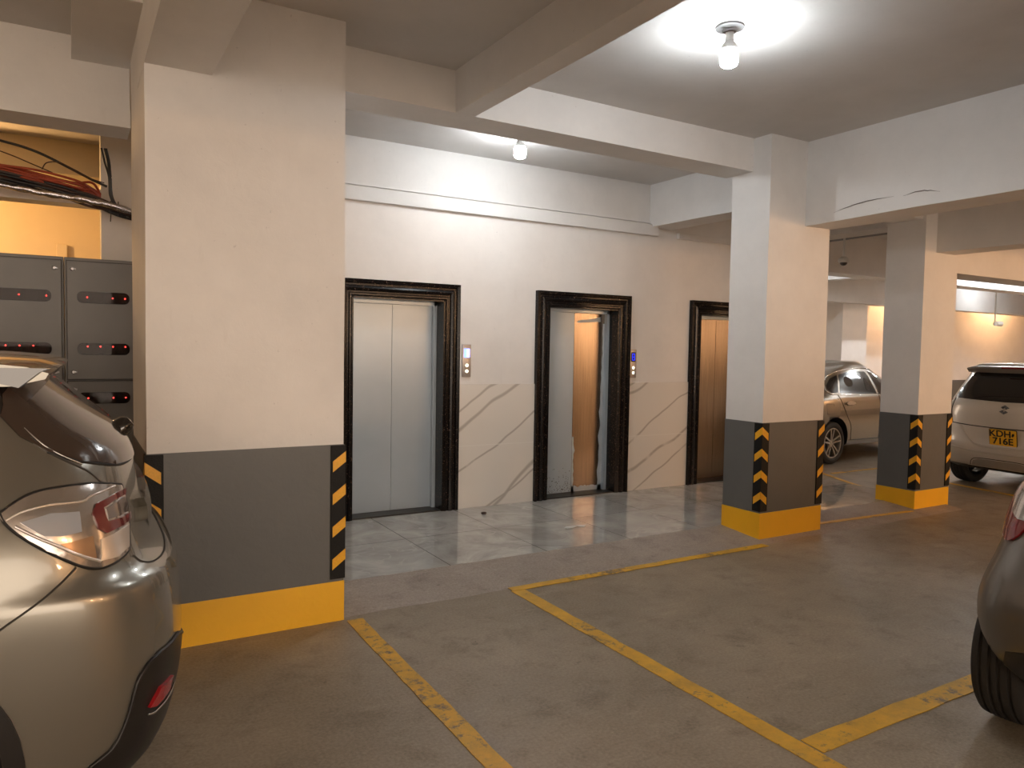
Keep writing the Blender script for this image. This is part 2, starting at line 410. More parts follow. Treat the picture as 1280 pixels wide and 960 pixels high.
# ---- left bay: lintel and post of the lit room behind the meter cabinets
struct('trim_3', wobble(box(-9, .52, 6.75, 6.95, 2.66, 2.79), 10, .006, 21), WHITE)
struct('trim_4', wobble(box(.215, .52, 6.72, 6.98, 0, SL), 3, .004, 22), WHITE)
WARMWALL = m_paint('cream_wall_paint', (.72, .60, .40), .08)
struct('wall_store_back', box(-9, .52, 9.3, 9.5, 0, SL), WARMWALL)
struct('wall_store_side', box(.50, .62, 6.8, 9.5, 0, SL), WARMWALL)
struct('trim_5', box(-.12, -.02, 9.22, 9.32, 0, 2.62, .01), WARMWALL)
bm = box(-9, .5, 8.0, 8.25, 3.12, SL); struct('ceiling_beam', bm, WARMWALL)
# ---- outer walls
def wall_band(name, x0, x1, y0, y1, face):
    o = struct(name, box(x0, x1, y0, y1, 0, SL), WHITE)
    e = .006
    if face == '-y': g = box(x0, x1, y0-e, y0+.02, 0, 1.0)
    elif face == '+y': g = box(x0, x1, y1-.02, y1+e, 0, 1.0)
    elif face == '-x': g = box(x0-e, x0+.02, y0, y1, 0, 1.0)
    else: g = box(x1-.02, x1+e, y0, y1, 0, 1.0)
    obj('grey_dado', g, GREY, o); return o
wall_band('wall_back', 8.05, 24, 10.3, 10.5, '-y')
wall_band('wall_right', 23.8, 24, -11, 10.3, '-x')
bm = box(17.4, 17.55, 10.2, 10.31, 0, 2.62, .01); struct('trim_6', bm, WHITE)
wall_band('wall_front', 9, 24, -11, -10.8, '+y')
wall_band('blocker_wall_left', -9.2, -9, -11, 13, '+x')  # unseen wall, added to block world light from the left
# ================================================================== PILLARS
def guard(root, x0, y0, sx, sy, z0=.25, z1=1.02, wdt=.08, n=4, t=.008):
    """rubber corner strip: corner at (x0,y0); pillar body lies toward +sx, +sy"""
    bm = bmesh.new(); T = t
    pl = [(-T, -T), (wdt, -T), (wdt+.004, .001), (.0, .001), (.001, wdt+.004), (-T, wdt)]
    pl = [(-T, -T), (wdt, -T), (wdt, 0), (0, 0), (0, wdt), (-T, wdt)]
    lo = [bm.verts.new((x0+sx*a, y0+sy*b, z0)) for a, b in pl]; hi = [bm.verts.new((x0+sx*a, y0+sy*b, z1)) for a, b in pl]
    for i in range(6): bm.faces.new((lo[i], lo[(i+1) % 6], hi[(i+1) % 6], hi[i]))
    bm.faces.new(lo); bm.faces.new(hi)
    bmesh.ops.bevel(bm, geom=[e for e in bm.edges], offset=.0022, segments=2, affect='EDGES')
    g = obj('corner_guard', bm, RUBBER, root, 40)
    E_ = T+.0012
    for k in range(n):
        zb = z0+.055+k*(z1-z0-.02)/n
        bm = bmesh.new(); h = .062; rise = .058
        for fx in (0, 1):
            q = [(-E_, 0), (wdt-.012, 0)]
            a0, a1 = q
            def P(a, d, z): return (x0+sx*(a if fx == 0 else d), y0+sy*(d if fx == 0 else a), z)
            vs = []
            for d in (-E_, -T+.0004):
                vs.append([bm.verts.new(P(-E_, d, zb+rise)), bm.verts.new(P(wdt-.012, d, zb)), bm.verts.new(P(wdt-.012, d, zb+h)), bm.verts.new(P(-E_, d, zb+rise+h))])
            bm.faces.new(vs[0]); bm.faces.new(vs[1])
            for i in range(4): bm.faces.new((vs[0][i], vs[0][(i+1) % 4], vs[1][(i+1) % 4], vs[1][i]))
        obj('chevron', bm, REFLY, g)
def pillar(label, x0, x1, y0, y1, top, yb, gb, guards, yslope=0):
    cx, cy = (x0+x1)/2, (y0+y1)/2
    root = empty('pillar', (cx, cy, 0)); tag(root, label, 'pillar', 'painted concrete pillars')
    def o(name, bm, m):
        for v in bm.verts: v.co -= Vector((cx, cy, 0))
        return obj(name, bm, m, root)
    o('shaft', wobble(box(x0, x1, y0, y1, gb-.01, top), 4, .0045, x0), WHITE)
    e = .003
    b = box(x0-e, x1+e, y0-e, y1+e, yb-.01, gb)
    o('grey_dado', b, GREY)
    e = .008
    b = box(x0-e, x1+e, y0-e, y1+e, -.01, yb, .004)
    o('yellow_base', b, YELLOW)
    for c in guards:
        sx, sy = c
        gx = (x0-.003 if sx > 0 else x1+.003)-cx; gy = (y0-.003 if sy > 0 else y1+.003)-cy
        guard(root, gx, gy, sx, sy, yb+.015, gb-.004)
    return root
pillar('wide foreground pillar between the beige car and the first lift', .326, 1.35, 4.168, 5.10, SL+.02, .234, 1.031, [(1, 1), (-1, 1)])
pillar('middle pillar standing right of the third lift, chevron guards on its corners', 5.02, 5.808, 4.297, 4.71, SL+.02, .234, 1.006, [(1, 1), (-1, 1)])
pillar('farther pillar between the taupe saloon and the silver hatchback', 7.433, 8.034, 4.389, 4.805, SL+.02, .206, .992, [(1, 1), (-1, 1)])
pillar('distant pillar seen above the roof of the taupe saloon', 13.34, 14.14, 9.5, 10.1, SL+.02, .22, 1.0, [])
# ================================================================== LIFT DOORS
def surround(root, a, b):
    """moulded black granite surround, a..b are the clear opening"""
    bm = bmesh.new()
    prof = [(0, .0), (.0, .030), (.012, .040), (.026, .040), (.034, .030), (.046, .030), (.054, .044), (.072, .050), (.088, .044), (.096, .032), (.112, .032), (.12, .046), (.150, .052), (.150, 0)]
    W = .150
    path = [((a, ZF), (-1, 0)), ((a, ZO), (-1, 1)), ((b, ZO), (1, 1)), ((b, ZF), (1, 0))]
    rings = []
    for (px, pz), (dx, dz) in path:
        rings.append([bm.verts.new((px+dx*(.001+d), YW-h, pz+dz*(.001+d))) for d, h in prof])
    for r0, r1 in zip(rings, rings[1:]):
        for i in range(len(prof)): bm.faces.new((r0[i], r0[(i+1) % len(prof)], r1[(i+1) % len(prof)], r1[i]))
    bm.faces.new(rings[0]); bm.faces.new(rings[-1])
    obj('surround', bm, GRANITE, root)
    bm = bmesh.new()
    t = .012; y1 = YW+.125
    for x0, x1 in ((a-.001, a+t), (b-t, b+.001)): bx(bm, x0, x1, YW-.03, y1, ZF, ZO)
    bx(bm, a, b, YW-.03, y1, ZO-t, ZO+.001)
    obj('reveal', bm, GRANITE, root)
    bm = bmesh.new(); s = .035
    for x0, x1 in ((a+t, a+t+s), (b-t-s, b-t)): bx(bm, x0, x1, y1-.005, YW+.20, ZF, ZO-t, .002)
    bx(bm, a+t, b-t, y1-.005, YW+.20, ZO-t-s, ZO-t, .002)
    obj('jamb_lining', bm, FILM, root)
    obj('sill', box(a, b, YW-.01, YW+.26, ZF-.01, ZF+.012), SILL, root)
def lift(n, a, b, label, style):
    root = empty('door_%d' % n, ((a+b)/2, YW, ZF)); root['kind'] = 'structure'; root['label'] = label
    inv = Matrix.Translation((-(a+b)/2, -YW, -ZF))
    before = set(COL.objects)
    surround(root, a, b)
    y0 = YW+.165; xm = (a+b)/2
    z1 = ZO-.03
    pm = {'film': (FILM, FILM), 'half': (FILM, STEEL), 'bare': (STEEL, STEEL)}[style]
    obj('door_panel', box(a-.02, xm-.0018, y0, y0+.03, ZF+.014, z1, .0015), pm[0], root)
    p2 = obj('door_panel', box(xm+.0018, b+.02, y0, y0+.03, ZF+.014, z1, .0015), pm[1], root)
    if style == 'half':
        # film torn off the right leaf: ragged strips remain along the edge and foot
        bm = bmesh.new()
        def strip(p, q, w0, w1, nrm, n_=34):
            p = Vector(p); q = Vector(q); nrm = Vector(nrm); A = []; B = []
            for i in range(n_+1):
                t = i/n_; c = p.lerp(q, t)
                ww = w0+(w1-w0)*t+nz.noise(Vector((t*14, w0*90, 1)))*.018+random.uniform(-.003, .003)
                A.append(c); B.append(c+nrm*max(.004, ww))
            for i in range(n_):
                f = [bm.verts.new((u.x, y0-.0012, u.z)) for u in (A[i], A[i+1], B[i+1], B[i])]; bm.faces.new(f)
        strip((b-.047, 0, ZF+.014), (b-.047, 0, z1-.12), .055, .018, (-1, 0, 0))
        strip((xm+.002, 0, ZF+.014), (xm+.002, 0, .66), .030, .018, (1, 0, 0), 16)
        strip((xm+.002, 0, ZF+.014), (b-.047, 0, ZF+.014), .06, .05, (0, 0, 1), 20)
        strip((xm+.04, 0, z1-.12), (b-.1, 0, z1-.10), .02, .05, (0, 0, 1), 12)
        ex = bmesh.ops.extrude_face_region(bm, geom=bm.faces[:])
        for v in ex['geom']:
            if isinstance(v, bmesh.types.BMVert): v.co.y += .0016
        obj('torn_film', bm, FILMEDGE, p2)
        bm = bmesh.new()
        for i in range(150):   # adhesive specks at the foot of the left leaf
            cx_ = random.uniform(a+.08, xm-.01); h = abs(random.gauss(0, .10))
            if h > .28: continue
            s = random.uniform(.0015, .005)
            bmesh.ops.create_icosphere(bm, subdivisions=1, radius=s, matrix=Matrix.Translation((cx_, y0-.0005, ZF+.02+h)) @ Matrix.Diagonal((1, .25, 1.3, 1)))
        sp = obj('adhesive_specks', bm, CABLE_B, p2); sp['kind'] = 'stuff'
    for o in set(COL.objects)-before:
        if o.type == 'MESH': o.data.transform(inv)
    return root
lift(1, *OPEN[0], 'first lift door, both leaves under blue-grey film, beside the wide pillar', 'film')
lift(2, *OPEN[1], 'middle lift door, film peeled off its right leaf', 'half')
lift(3, *OPEN[2], 'third lift door, bare bronze-toned steel, half hidden by the middle pillar', 'bare')
def call_panel(x, z, label, style):
    root = empty('lift_call_panel', (x, YW, z)); tag(root, label, 'call panel', 'lift call panels')
    obj('faceplate', box(-.046, .046, -.016, .0, -.155, .155, .004), PANELST, root, 40)
    if style == 1:
        s = obj('screen', box(-.030, .030, -.0185, -.015, .03, .115, .001), BLUESCREEN, root)
        obj('lit_bar', box(-.002, .026, -.0195, -.018, .035, .11), PALEBLUE, s)
    else:
        s = obj('screen', box(-.032, .032, -.0185, -.015, .02, .125, .001), SLOTDARK, root)
        bm = bmesh.new()
        for z0, z1 in ((.035, .04), (.07, .075), (.105, .11)): bx(bm, -.015, .015, -.0205, -.018, z0, z1)
        for q in (-.018, .013): bx(bm, q, q+.006, -.0205, -.018, .038, .108)
        obj('floor_digit', bm, BLUEDIGIT, s)
    for zz in (-.045, -.1):
        bm = lathe(bmesh.new(), [(0, -.024), (.013, -.024), (.016, -.020), (.016, -.015)], 24, 'Y', (0, 0, zz))
        c = obj('call_button', bm, BTN, root, 40)
        bm = lathe(bmesh.new(), [(.017, -.015), (.017, -.021), (.020, -.021), (.020, -.015)], 24, 'Y', (0, 0, zz))
        obj('button_ring', bm, CHROME, c, 40)
call_panel(3.253, 1.475, 'slim steel call panel with a pale blue screen beside the first lift', 1)
call_panel(5.30, 1.455, 'slim steel call panel with deep blue digits beside the middle lift', 2)
# ================================================================== FLOOR MARKINGS
def fline(x0, y0, x1, y1, wdt=.10, z=.004, prof=None):
    a = Vector((x0, y0, 0)); b = Vector((x1, y1, 0)); d = (b-a); L = d.length; d.normalize(); nrm = Vector((-d.y, d.x, 0))
    n_ = max(4, int(L/.08)); bm = bmesh.new(); rows = []
    for i in range(n_+1):
        t = i/n_; c = a+d*L*t
        e1 = wdt/2+nz.noise(Vector((c.x*6, c.y*6, 1)))*.008; e2 = wdt/2+nz.noise(Vector((c.x*6, c.y*6, 9)))*.008
        zz = z+(max(0, min(1, (c.y-4.22)/.48))*.05 if (1.35 < c.x < 8) else 0)
        rows.append([bm.verts.new(c+nrm*e1+Vector((0, 0, zz))), bm.verts.new(c-nrm*e2+Vector((0, 0, zz)))])
    for p, q in zip(rows, rows[1:]): bm.faces.new((p[0], q[0], q[1], p[1]))
    ex = bmesh.ops.extrude_face_region(bm, geom=bm.faces[:])
    for v in ex['geom']:
        if isinstance(v, bmesh.types.BMVert): v.co.z -= .003
    return struct('parking_line', bm, LINE)
fline(1.41, 4.13, 1.33, -2.0, .095)
fline(2.53, 4.14, 2.50, -2.0, .10)
fline(2.49, 4.165, 4.95, 4.165, .075, .006)
fline(2.58, 1.905, 7.2, 1.905, .11)
fline(5.85, 4.42, 7.35, 4.36, .06, .006)
fline(9.6, 5.9, 8.9, 1.6, .08)
fline(8.05, 5.2, 9.05, 7.2, .06)
fline(8.74, 6.30, 10.5, 6.30, .06)
# ================================================================== CEILING LIGHTS
def bulb(x, y, z, label, glow, drop=.235, group='ceiling light bulbs'):
    root = empty('ceiling_bulb', (x, y, z)); tag(root, label, 'light bulb', group)
    obj('ceiling_rose', lathe(bmesh.new(), [(0, 0), (.078, 0), (.078, -.010), (.055, -.018), (.040, -.022), (.036, -.032), (0, -.032)], 32), PLASTIC_G, root, 40)
    obj('bulb_holder', lathe(bmesh.new(), [(0, -.03), (.022, -.03), (.022, -.072), (.026, -.074), (.026, -.080), (0, -.080)], 24), PLASTIC_W, root, 40)
    obj('bulb_collar', lathe(bmesh.new(), [(0, -.078), (.020, -.078), (.030, -.090), (.046, -.112), (.048, -.128), (0, -.128)], 28), PLASTIC_W, root, 50)
    obj('bulb_globe', lathe(bmesh.new(), [(0, -.126), (.046, -.127), (.050, -.140), (.050, -.195), (.044, -.212), (.028, -.221), (0, -.223)], 28), glow, root, 60)
    return root
bulb(3.19, 3.05, SL, 'lit white bulb on the open ceiling bay in front of the crossbeam', BULBGLOW)
bulb(3.265, 5.43, SL, 'lit white bulb over the lift lobby, partly behind the crossbeam', BULBGLOW2)
bulb(17.6, 8.5, SL, 'added bulb over the far bay beyond the silver hatchback', BULBGLOW)  # added bulb that whitens the far ceiling
bulb(-.95, 8.12, 3.12, 'glowing bulb in the store room behind the meter cabinets', ROOMGLOW)
def batten(x, y, z, label, glow, L=1.2, drop=.0):
    root = empty('tube_light', (x, y, z)); tag(root, label, 'tube light', 'warm tube lights')
    obj('batten', box(-L/2, L/2, -.03, .03, -.05-drop, -drop, .005), PLASTIC_W, root)
    if drop:
        for q in (-L*.35, L*.35): obj('hanging_rod', tube(bmesh.new(), [Vector((q, 0, 0)), Vector((q, 0, -drop-.01))], .006, 8), PLASTIC_W, root, 40)
    bm = tube(bmesh.new(), [Vector((-L/2+.03+i*(L-.06)/4, 0, -.085-drop)) for i in range(5)], .022, 12)
    obj('tube', bm, glow, root, 40)
for x, where in ((6.4, 'first behind the viewer'), (8.3, 'second behind the viewer'), (13.2, 'third behind the viewer, to the right'), (18.0, 'farthest to the right behind the viewer')):
    batten(x, -5.0, SL-.005, 'warm tube light hung on rods, '+where, TUBEGLOW if x < 9 else TUBEGLOWR, .95, .86)
batten(10.8, -3.4, SL-.005, 'added warm tube light hung on rods, nearest behind the viewer on the right', TUBEGLOWR, .95, .86)  # extra unseen tube, added to warm the middle pillar's front
bulb(-3.6, 2.6, SL, 'added warm bulb over the bay to the left of the beige crossover', BAYGLOW)  # added out of view to brighten left faces of pillar and beams
batten(14.6, 6.0, SL-.02, 'added white tube light over the bay beyond the silver hatchback', TUBECOOL)  # unseen tube, added to whiten the strip of far ceiling
batten(16.4, 9.85, SL-.02, 'added warm tube light close to the back wall', TUBEWALL)  # added out of sight behind the beam to turn the wall orange
batten(20.5, 9.85, SL-.02, 'added warm tube light close to the back wall, farther right', TUBEWALL)  # second unseen tube, added for the same orange wall
batten(17.5, 1.5, SL-.02, 'added warm tube light at the far right end of the garage', TUBEGLOW2)  # added beyond the frame to warm the far wall
bulb(10.5, 8.5, SL, 'added white bulb above the taupe saloon', BULBGLOW)  # added behind the middle pillar to whiten the distant pillar's left face
# ================================================================== METER CABINETS
def rrect(w_, h_, r, n=6):
    out = []
    for cx_, cz_, a0 in ((w_/2-r, h_/2-r, 0), (-w_/2+r, h_/2-r, 90), (-w_/2+r, -h_/2+r, 180), (w_/2-r, -h_/2+r, 270)):
        for i in range(n+1):
            a = R(a0+90*i/n); out.append((cx_+r*math.cos(a), cz_+r*math.sin(a)))
    return out
def plate(pts, y0, y1, cx_=0, cz_=0):
    bm = bmesh.new(); A = [bm.verts.new((cx_+x, y0, cz_+z)) for x, z in pts]; B = [bm.verts.new((cx_+x, y1, cz_+z)) for x, z in pts]
    bm.faces.new(A); bm.faces.new(B); n_ = len(pts)
    for i in range(n_): bm.faces.new((A[i], A[(i+1) % n_], B[(i+1) % n_], B[i]))
    return bm
def cabinet(x0, label, lit, side):
    root = empty('meter_cabinet', (x0, 6.0, 0)); tag(root, label, 'meter cabinet', 'electricity meter cabinets')
    W = .475
    obj('carcass', box(.001, W-.001, .02, .45, .05, 2.178, .004), CABMETAL, root)
    obj('plinth', box(.01, W-.01, .04, .43, 0, .05), SLOTDARK, root)
    rowsz = [(1.333, 2.152, (1.905, 1.545)), (.50, 1.318, (1.20, .80)), (.08, .485, ())]
    for (z0, z1, slots) in rowsz:
        d = obj('cabinet_door', box(.016, W-.016, -.002, .019, z0, z1, .003), CABMETAL, root)
        obj('door_gap', box(.012, W-.012, .012, .0215, z0-.005, z1+.005), SLOTDARK, d)
        lx = .050 if side > 0 else W-.055
        for zz in ((z0+.05), (z1-.055)):
            bm = lathe(bmesh.new(), [(0, -.014), (.009, -.014), (.013, -.010), (.015, 0)], 20, 'Y', (lx, 0, zz))
            bx(bm, lx+.0, lx+.022, -.011, -.002, zz-.006, zz+.006, .002)
            obj('lock', bm, PANELST, d, 40)
        for zz in slots:
            fr = obj('viewing_window', plate(rrect(.325, .082, .036), -.0035, .001, W/2, zz), SLOTDARK, d)
        for si, zz in enumerate(slots):
            for k in range(4):
                mx = W/2-.118+k*.078
                mt = box(mx-.030, mx+.030, -.0075, -.003, zz-.028, zz+.030, .001)
                bx(mt, mx-.022, mx+.006, -.0085, -.007, zz-.008, zz+.010)
                obj('meter', mt, METER, d)
                if (k, si) in lit and z0 > .4:
                    bm = bmesh.new(); bmesh.ops.create_icosphere(bm, subdivisions=2, radius=.0045, matrix=Matrix.Translation((mx+.018, -.0085, zz+(.018 if si else .0))))
                    obj('led', bm, LEDRED, d)
            obj('pane', plate(rrect(.323, .080, .035), -.0135, -.0115, W/2, zz), PANE, d)
    return root
for i, (lab, lit, sd) in enumerate([('grey meter cabinet beside the wide pillar, its lock column on the left', {(0, 0), (2, 0), (3, 0), (0, 1), (1, 1), (2, 1), (3, 1)}, 1),
                                    ('grey meter cabinet at the left edge of the photo, cut off by the frame', {(1, 0), (3, 0), (0, 1), (1, 1), (2, 1)}, -1)]):
    cabinet(-.035-.476*i, lab, lit, sd)
# ================================================================== CABLES, FOIL DUCT over the cabinets
def cable(pts, r, m, label, group, name='cable'):
    p = smoothpts(pts, 8); c = p[0].copy()
    o = obj(name, tube(bmesh.new(), [q-c for q in p], r, 8), m, None, 60); o.location = c
    tag(o, label, 'cable', group); return o
YC = 6.25
def cz(px_x, z): return (px_x, YC, z)
for i in range(12):
    j = lambda s: random.uniform(-s, s)
    z0 = 2.815-i*.007
    cable([(-.9, YC+.1+j(.02), z0+.05), (-.45, YC+.04+j(.04), z0+.0+j(.01)), (-.2, YC+.02+j(.05), z0-.035+j(.012)), (.02, YC+j(.04), z0-.075+j(.015)), (.12+j(.03), YC+.05, z0-.07+j(.02)), (.20, YC+.12, z0-.12)],
          .0085, CABLE_O, 'orange-red cable sagging in the bundle above the meter cabinets', 'orange-red cables')
for i in range(14):
    j = lambda s: random.uniform(-s, s)
    z0 = 2.755-i*.005
    cable([(-.9, YC+.06, z0+.05), (-.40, YC+j(.04), z0-.005+j(.01)), (-.1, YC+j(.05), z0-.045+j(.012)), (.12, YC+j(.04), z0-.10+j(.02)), (.30, YC+j(.03), z0-.15+j(.02)), (.50, YC+.02, z0-.19+j(.03))],
          .009, CABLE_K if i % 3 else CABLE_B, 'dark cable lying low in the bundle above the meter cabinets', 'dark cables')
cable([(-.7, YC-.05, 2.98), (-.40, YC-.04, 2.955), (-.2, YC-.03, 2.915), (0, YC-.03, 2.83), (.14, YC, 2.77), (.24, YC, 2.73)], .009, CABLE_K, 'thick black cable arching over the top of the orange bundle', None)
cable([(-.6, YC+.03, 2.95), (-.36, YC, 2.88), (-.22, YC, 2.83), (-.1, YC+.02, 2.79)], .004, CABLE_B, 'thin brown cable dropping into the left end of the bundle', None)
cable([(-.16, YC-.06, 2.79), (-.13, YC-.06, 2.84), (-.05, YC-.06, 2.85), (.05, YC-.06, 2.80), (.13, YC-.06, 2.765), (.22, YC-.05, 2.745)], .004, CABLE_B, 'looped thin brown cable standing up out of the bundle', None)
for i, (xa, xb) in enumerate(((.205, .25), (.225, .255), (.235, .262))):
    cable([(xa, YC-.02, 3.0), (xa+.02, YC-.02, 2.90), (xb, YC-.03, 2.80), (xb+.01, YC-.02, 2.66), (xb+.06, YC, 2.56)], .0075, CABLE_K,
          'black cable dropping from the beam beside the post', 'black cables dropping from the beam')
for x, l_, wl in ((.262, .15, 'the longer left one'), (.31, .11, 'the shorter right one')):
    cable([(x, YC-.03, 2.625), (x+.002, YC-.03, 2.57), (x-.003, YC-.03, 2.625-l_)], .0035, CABLE_K, 'black wire end hanging under the silver duct, '+wl, 'hanging wire ends')
pts = smoothpts([(-.9, YC-.02, 2.735), (-.4, YC+.0, 2.665), (-.1, YC-.04, 2.625), (.15, YC-.08, 2.600), (.34, YC-.09, 2.565), (.52, YC-.08, 2.525)], 10)
bm = tube(bmesh.new(), pts, .022, 14)
for v in bm.verts: v.co += nz.noise_vector(v.co*22)*.008
o = obj('foil_duct', bm, FOIL, None, 50); tag(o, 'crumpled silver foil duct running under the cable bundle', 'duct')
# ================================================================== CCTV, CONDUITS
def dome(x, y, ztop, zc, label):
    root = empty('dome_camera', (x, y, ztop)); tag(root, label, 'security camera', 'security cameras')
    h = zc-ztop
    obj('drop_pole', lathe(bmesh.new(), [(0, 0), (.045, 0), (.045, -.012), (.014, -.016), (.014, h+.05), (0, h+.05)], 20), PLASTIC_W, root, 40)
    obj('housing', lathe(bmesh.new(), [(0, h+.055), (.03, h+.055), (.062, h+.03), (.068, h), (.060, h-.018), (0, h-.018)], 28), PLASTIC_W, root, 40)
    obj('dome_lens', lathe(bmesh.new(), [(.046, h-.016), (.042, h-.036), (.026, h-.052), (0, h-.058)], 28), GLASSK, root, 50)
dome(8.40, 6.0, SL, 2.77, 'white dome camera on a drop pole left of the farther pillar')
def bullet(x, y, ztop, zc, label):
    root = empty('bullet_camera', (x, y, ztop)); tag(root, label, 'security camera', 'security cameras')
    h = zc-ztop
    obj('drop_pole', lathe(bmesh.new(), [(0, 0), (.05, 0), (.05, -.012), (.018, -.016), (.018, h), (0, h)], 16), PLASTIC_W, root, 40)
    obj('camera_body', lathe(bmesh.new(), [(0, -.1), (.05, -.1), (.055, .12), (0, .12)], 20, 'X', (.12, 0, h)), PLASTIC_W, root, 40)
    obj('lens', lathe(bmesh.new(), [(0, .12), (.045, .12), (.045, .135), (0, .135)], 20, 'X', (.12, 0, h)), GLASSK, root, 40)
bullet(16.9, 8.4, SL, 2.30, 'small white camera on a long drop pole above the silver hatchback')
o = obj('conduit', tube(bmesh.new(), [Vector((0, y, 0)) for y in (0, 1, 2, 3)], .03, 10), PLASTIC_G, None, 40); o.location = (8.62, 5.0, 3.10)
tag(o, 'grey conduit pipe running below the ceiling past the dome camera', 'pipe')
# ================================================================== LITTER
bm = bmesh.new()
pts = [(0, 0), (.06, .02), (.12, .0), (.16, .03), (.10, .05), (.05, .045), (-.03, .06), (-.07, .03), (-.05, .01)]
vs = [bm.verts.new((x, y, random.uniform(.0, .012))) for x, y in pts]; c = bm.verts.new((.04, .03, .014))
for i in range(len(vs)): bm.faces.new((vs[i], vs[(i+1) % len(vs)], c))
ex = bmesh.ops.extrude_face_region(bm, geom=bm.faces[:])
for v in ex['geom']:
    if isinstance(v, bmesh.types.BMVert): v.co.z += .0015
o = obj('paper_scrap', bm, PLASTIC_W); o.location = (3.72, 5.19, ZF+.001); tag(o, 'torn white paper scrap on the polished lobby tiles', 'litter')
bm = bmesh.new(); bmesh.ops.create_icosphere(bm, subdivisions=2, radius=.022)
for v in bm.verts: v.co = Vector((v.co.x*1.3, v.co.y, v.co.z*.55))+nz.noise_vector(v.co*60)*.006
o = obj('pebble', bm, CABLE_B, None, 60); o.location = (3.30, 6.03, ZF+.012); tag(o, 'dark crumb of debris on the tiles near the first call panel', 'litter')
# ================================================================== CARS
REARC = [(0, 0), (.0, .18), (.005, .35), (.02, .5), (.05, .65), (.10, .78), (.17, .875), (.28, .94), (.45, .975), (.72, .995), (1.0, 1.0)]
FRONTC = [(0, 0), (.01, .2), (.03, .38), (.07, .54), (.13, .68), (.22, .79), (.35, .88), (.55, .945), (.85, .985), (1.15, 1.0)]
def interp(tab, z):
    if z <= tab[0][0]: return tab[0][1]
    for (a, u), (b, v) in zip(tab, tab[1:]):
        if z <= b:
            t = (z-a)/(b-a); return u+(v-u)*t
    return tab[-1][1]
def car_body(spec):
    zs = spec['zs']; nmid = 12; bm = bmesh.new(); rings = []
    def ring(rear, front, hw, z, kr=1, kf=1):
        L = front-rear; lim = L/(1.0*kr+1.15*kf)*.92; q_ = min(1, lim); kr *= q_; kf *= q_
        ar = [(rear+dx*kr, y*hw) for dx, y in REARC]; af = [(front-dx*kf, y*hw) for dx, y in FRONTC]
        x0 = ar[-1][0]; x1 = af[-1][0]
        if x1 <= x0: x0 = x1 = (x0+x1)/2
        half = ar+[(x0+(x1-x0)*i/nmid, hw) for i in range(1, nmid)]+af[::-1]
        full = half+[(x, -y) for x, y in half[-2:0:-1]]
        return [bm.verts.new((x, y, z)) for x, y in full]
    for z in zs:
        rings.append(ring(interp(spec['rear'], z), interp(spec['front'], z), interp(spec['hw'], z), z, interp(spec.get('kr', [(0, 1)]), z), interp(spec.get('kf', [(0, 1)]), z)))
    # crown of the roof
    zt = zs[-1]; r0, f0, h0 = interp(spec['rear'], zt), interp(spec['front'], zt), interp(spec['hw'], zt); cx_ = (r0+f0)/2
    kk = interp(spec.get('kr', [(0, 1)]), zt)
    for s, dz in ((.93, .5), (.75, .78), (.45, .95), (.12, 1)):
        rings.append(ring(cx_+(r0-cx_)*(1-(1-s)*.55), cx_+(f0-cx_)*(1-(1-s)*.55), h0*s, zt+spec['crown']*dz, kk*s, s))
    for a, b in zip(rings, rings[1:]):
        n_ = len(a)
        for i in range(n_): bm.faces.new((a[i], a[(i+1) % n_], b[(i+1) % n_], b[i]))
    top = rings[-1]; n_ = len(top)
    # zip the narrow last ring closed
    for i in range(n_//2):
        a, b, c, d = top[i], top[(i+1) % n_], top[(n_-i-1) % n_], top[(n_-i) % n_]
        fs = []
        for v in (a, b, c, d):
            if v not in fs: fs.append(v)
        if len(fs) >= 3: bm.faces.new(fs)
    bm.faces.new(rings[0][::-1])
    bmesh.ops.recalc_face_normals(bm, faces=bm.faces)
    me = bpy.data.meshes.new('body'); bm.to_mesh(me); bm.free()
    ob = bpy.data.objects.new('tmpbody', me); COL.objects.link(ob)
    sm = ob.modifiers.new('s', 'SUBSURF'); sm.levels = 1; sm.render_levels = 1
    cb = bmesh.new()
    for ax in spec['axles']:
        for sgn in (1, -1):
            y0 = sgn*(spec['W']-.30); y1 = sgn*(spec['W']+.4)
            a, b = sorted((y0, y1))
            lathe(cb, [(0, a), (spec['arch'], a), (spec['arch'], b), (0, b)], 48, 'Y', (ax, 0, spec['wr']+spec.get('archdz', .01)))
    bmesh.ops.recalc_face_normals(cb, faces=cb.faces)
    cm = bpy.data.meshes.new('c'); cb.to_mesh(cm); cb.free(); co = bpy.data.objects.new('tmpc', cm); COL.objects.link(co)
    bo = ob.modifiers.new('b', 'BOOLEAN'); bo.operation = 'DIFFERENCE'; bo.object = co; bo.solver = 'EXACT'
    dg = bpy.context.evaluated_depsgraph_get(); dg.update()
    out = bpy.data.meshes.new_from_object(ob.evaluated_get(dg))
    # uncut copy for projecting trim onto
    bo.show_viewport = False; dg.update()
    raw = bpy.data.meshes.new_from_object(ob.evaluated_get(dg))
    b2 = bmesh.new(); b2.from_mesh(raw); bvh = BVHTree.FromBMesh(b2); b2.free()
    bpy.data.objects.remove(ob); bpy.data.objects.remove(co); bpy.data.meshes.remove(cm); bpy.data.meshes.remove(raw)
    return out, bvh
def inpoly(p, poly):
    x, y = p; c = False; n_ = len(poly); j = n_-1
    for i in range(n_):
        xi, yi = poly[i]; xj, yj = poly[j]
        if (yi > y) != (yj > y) and x < (xj-xi)*(y-yi)/(yj-yi)+xi: c = not c
        j = i
    return c
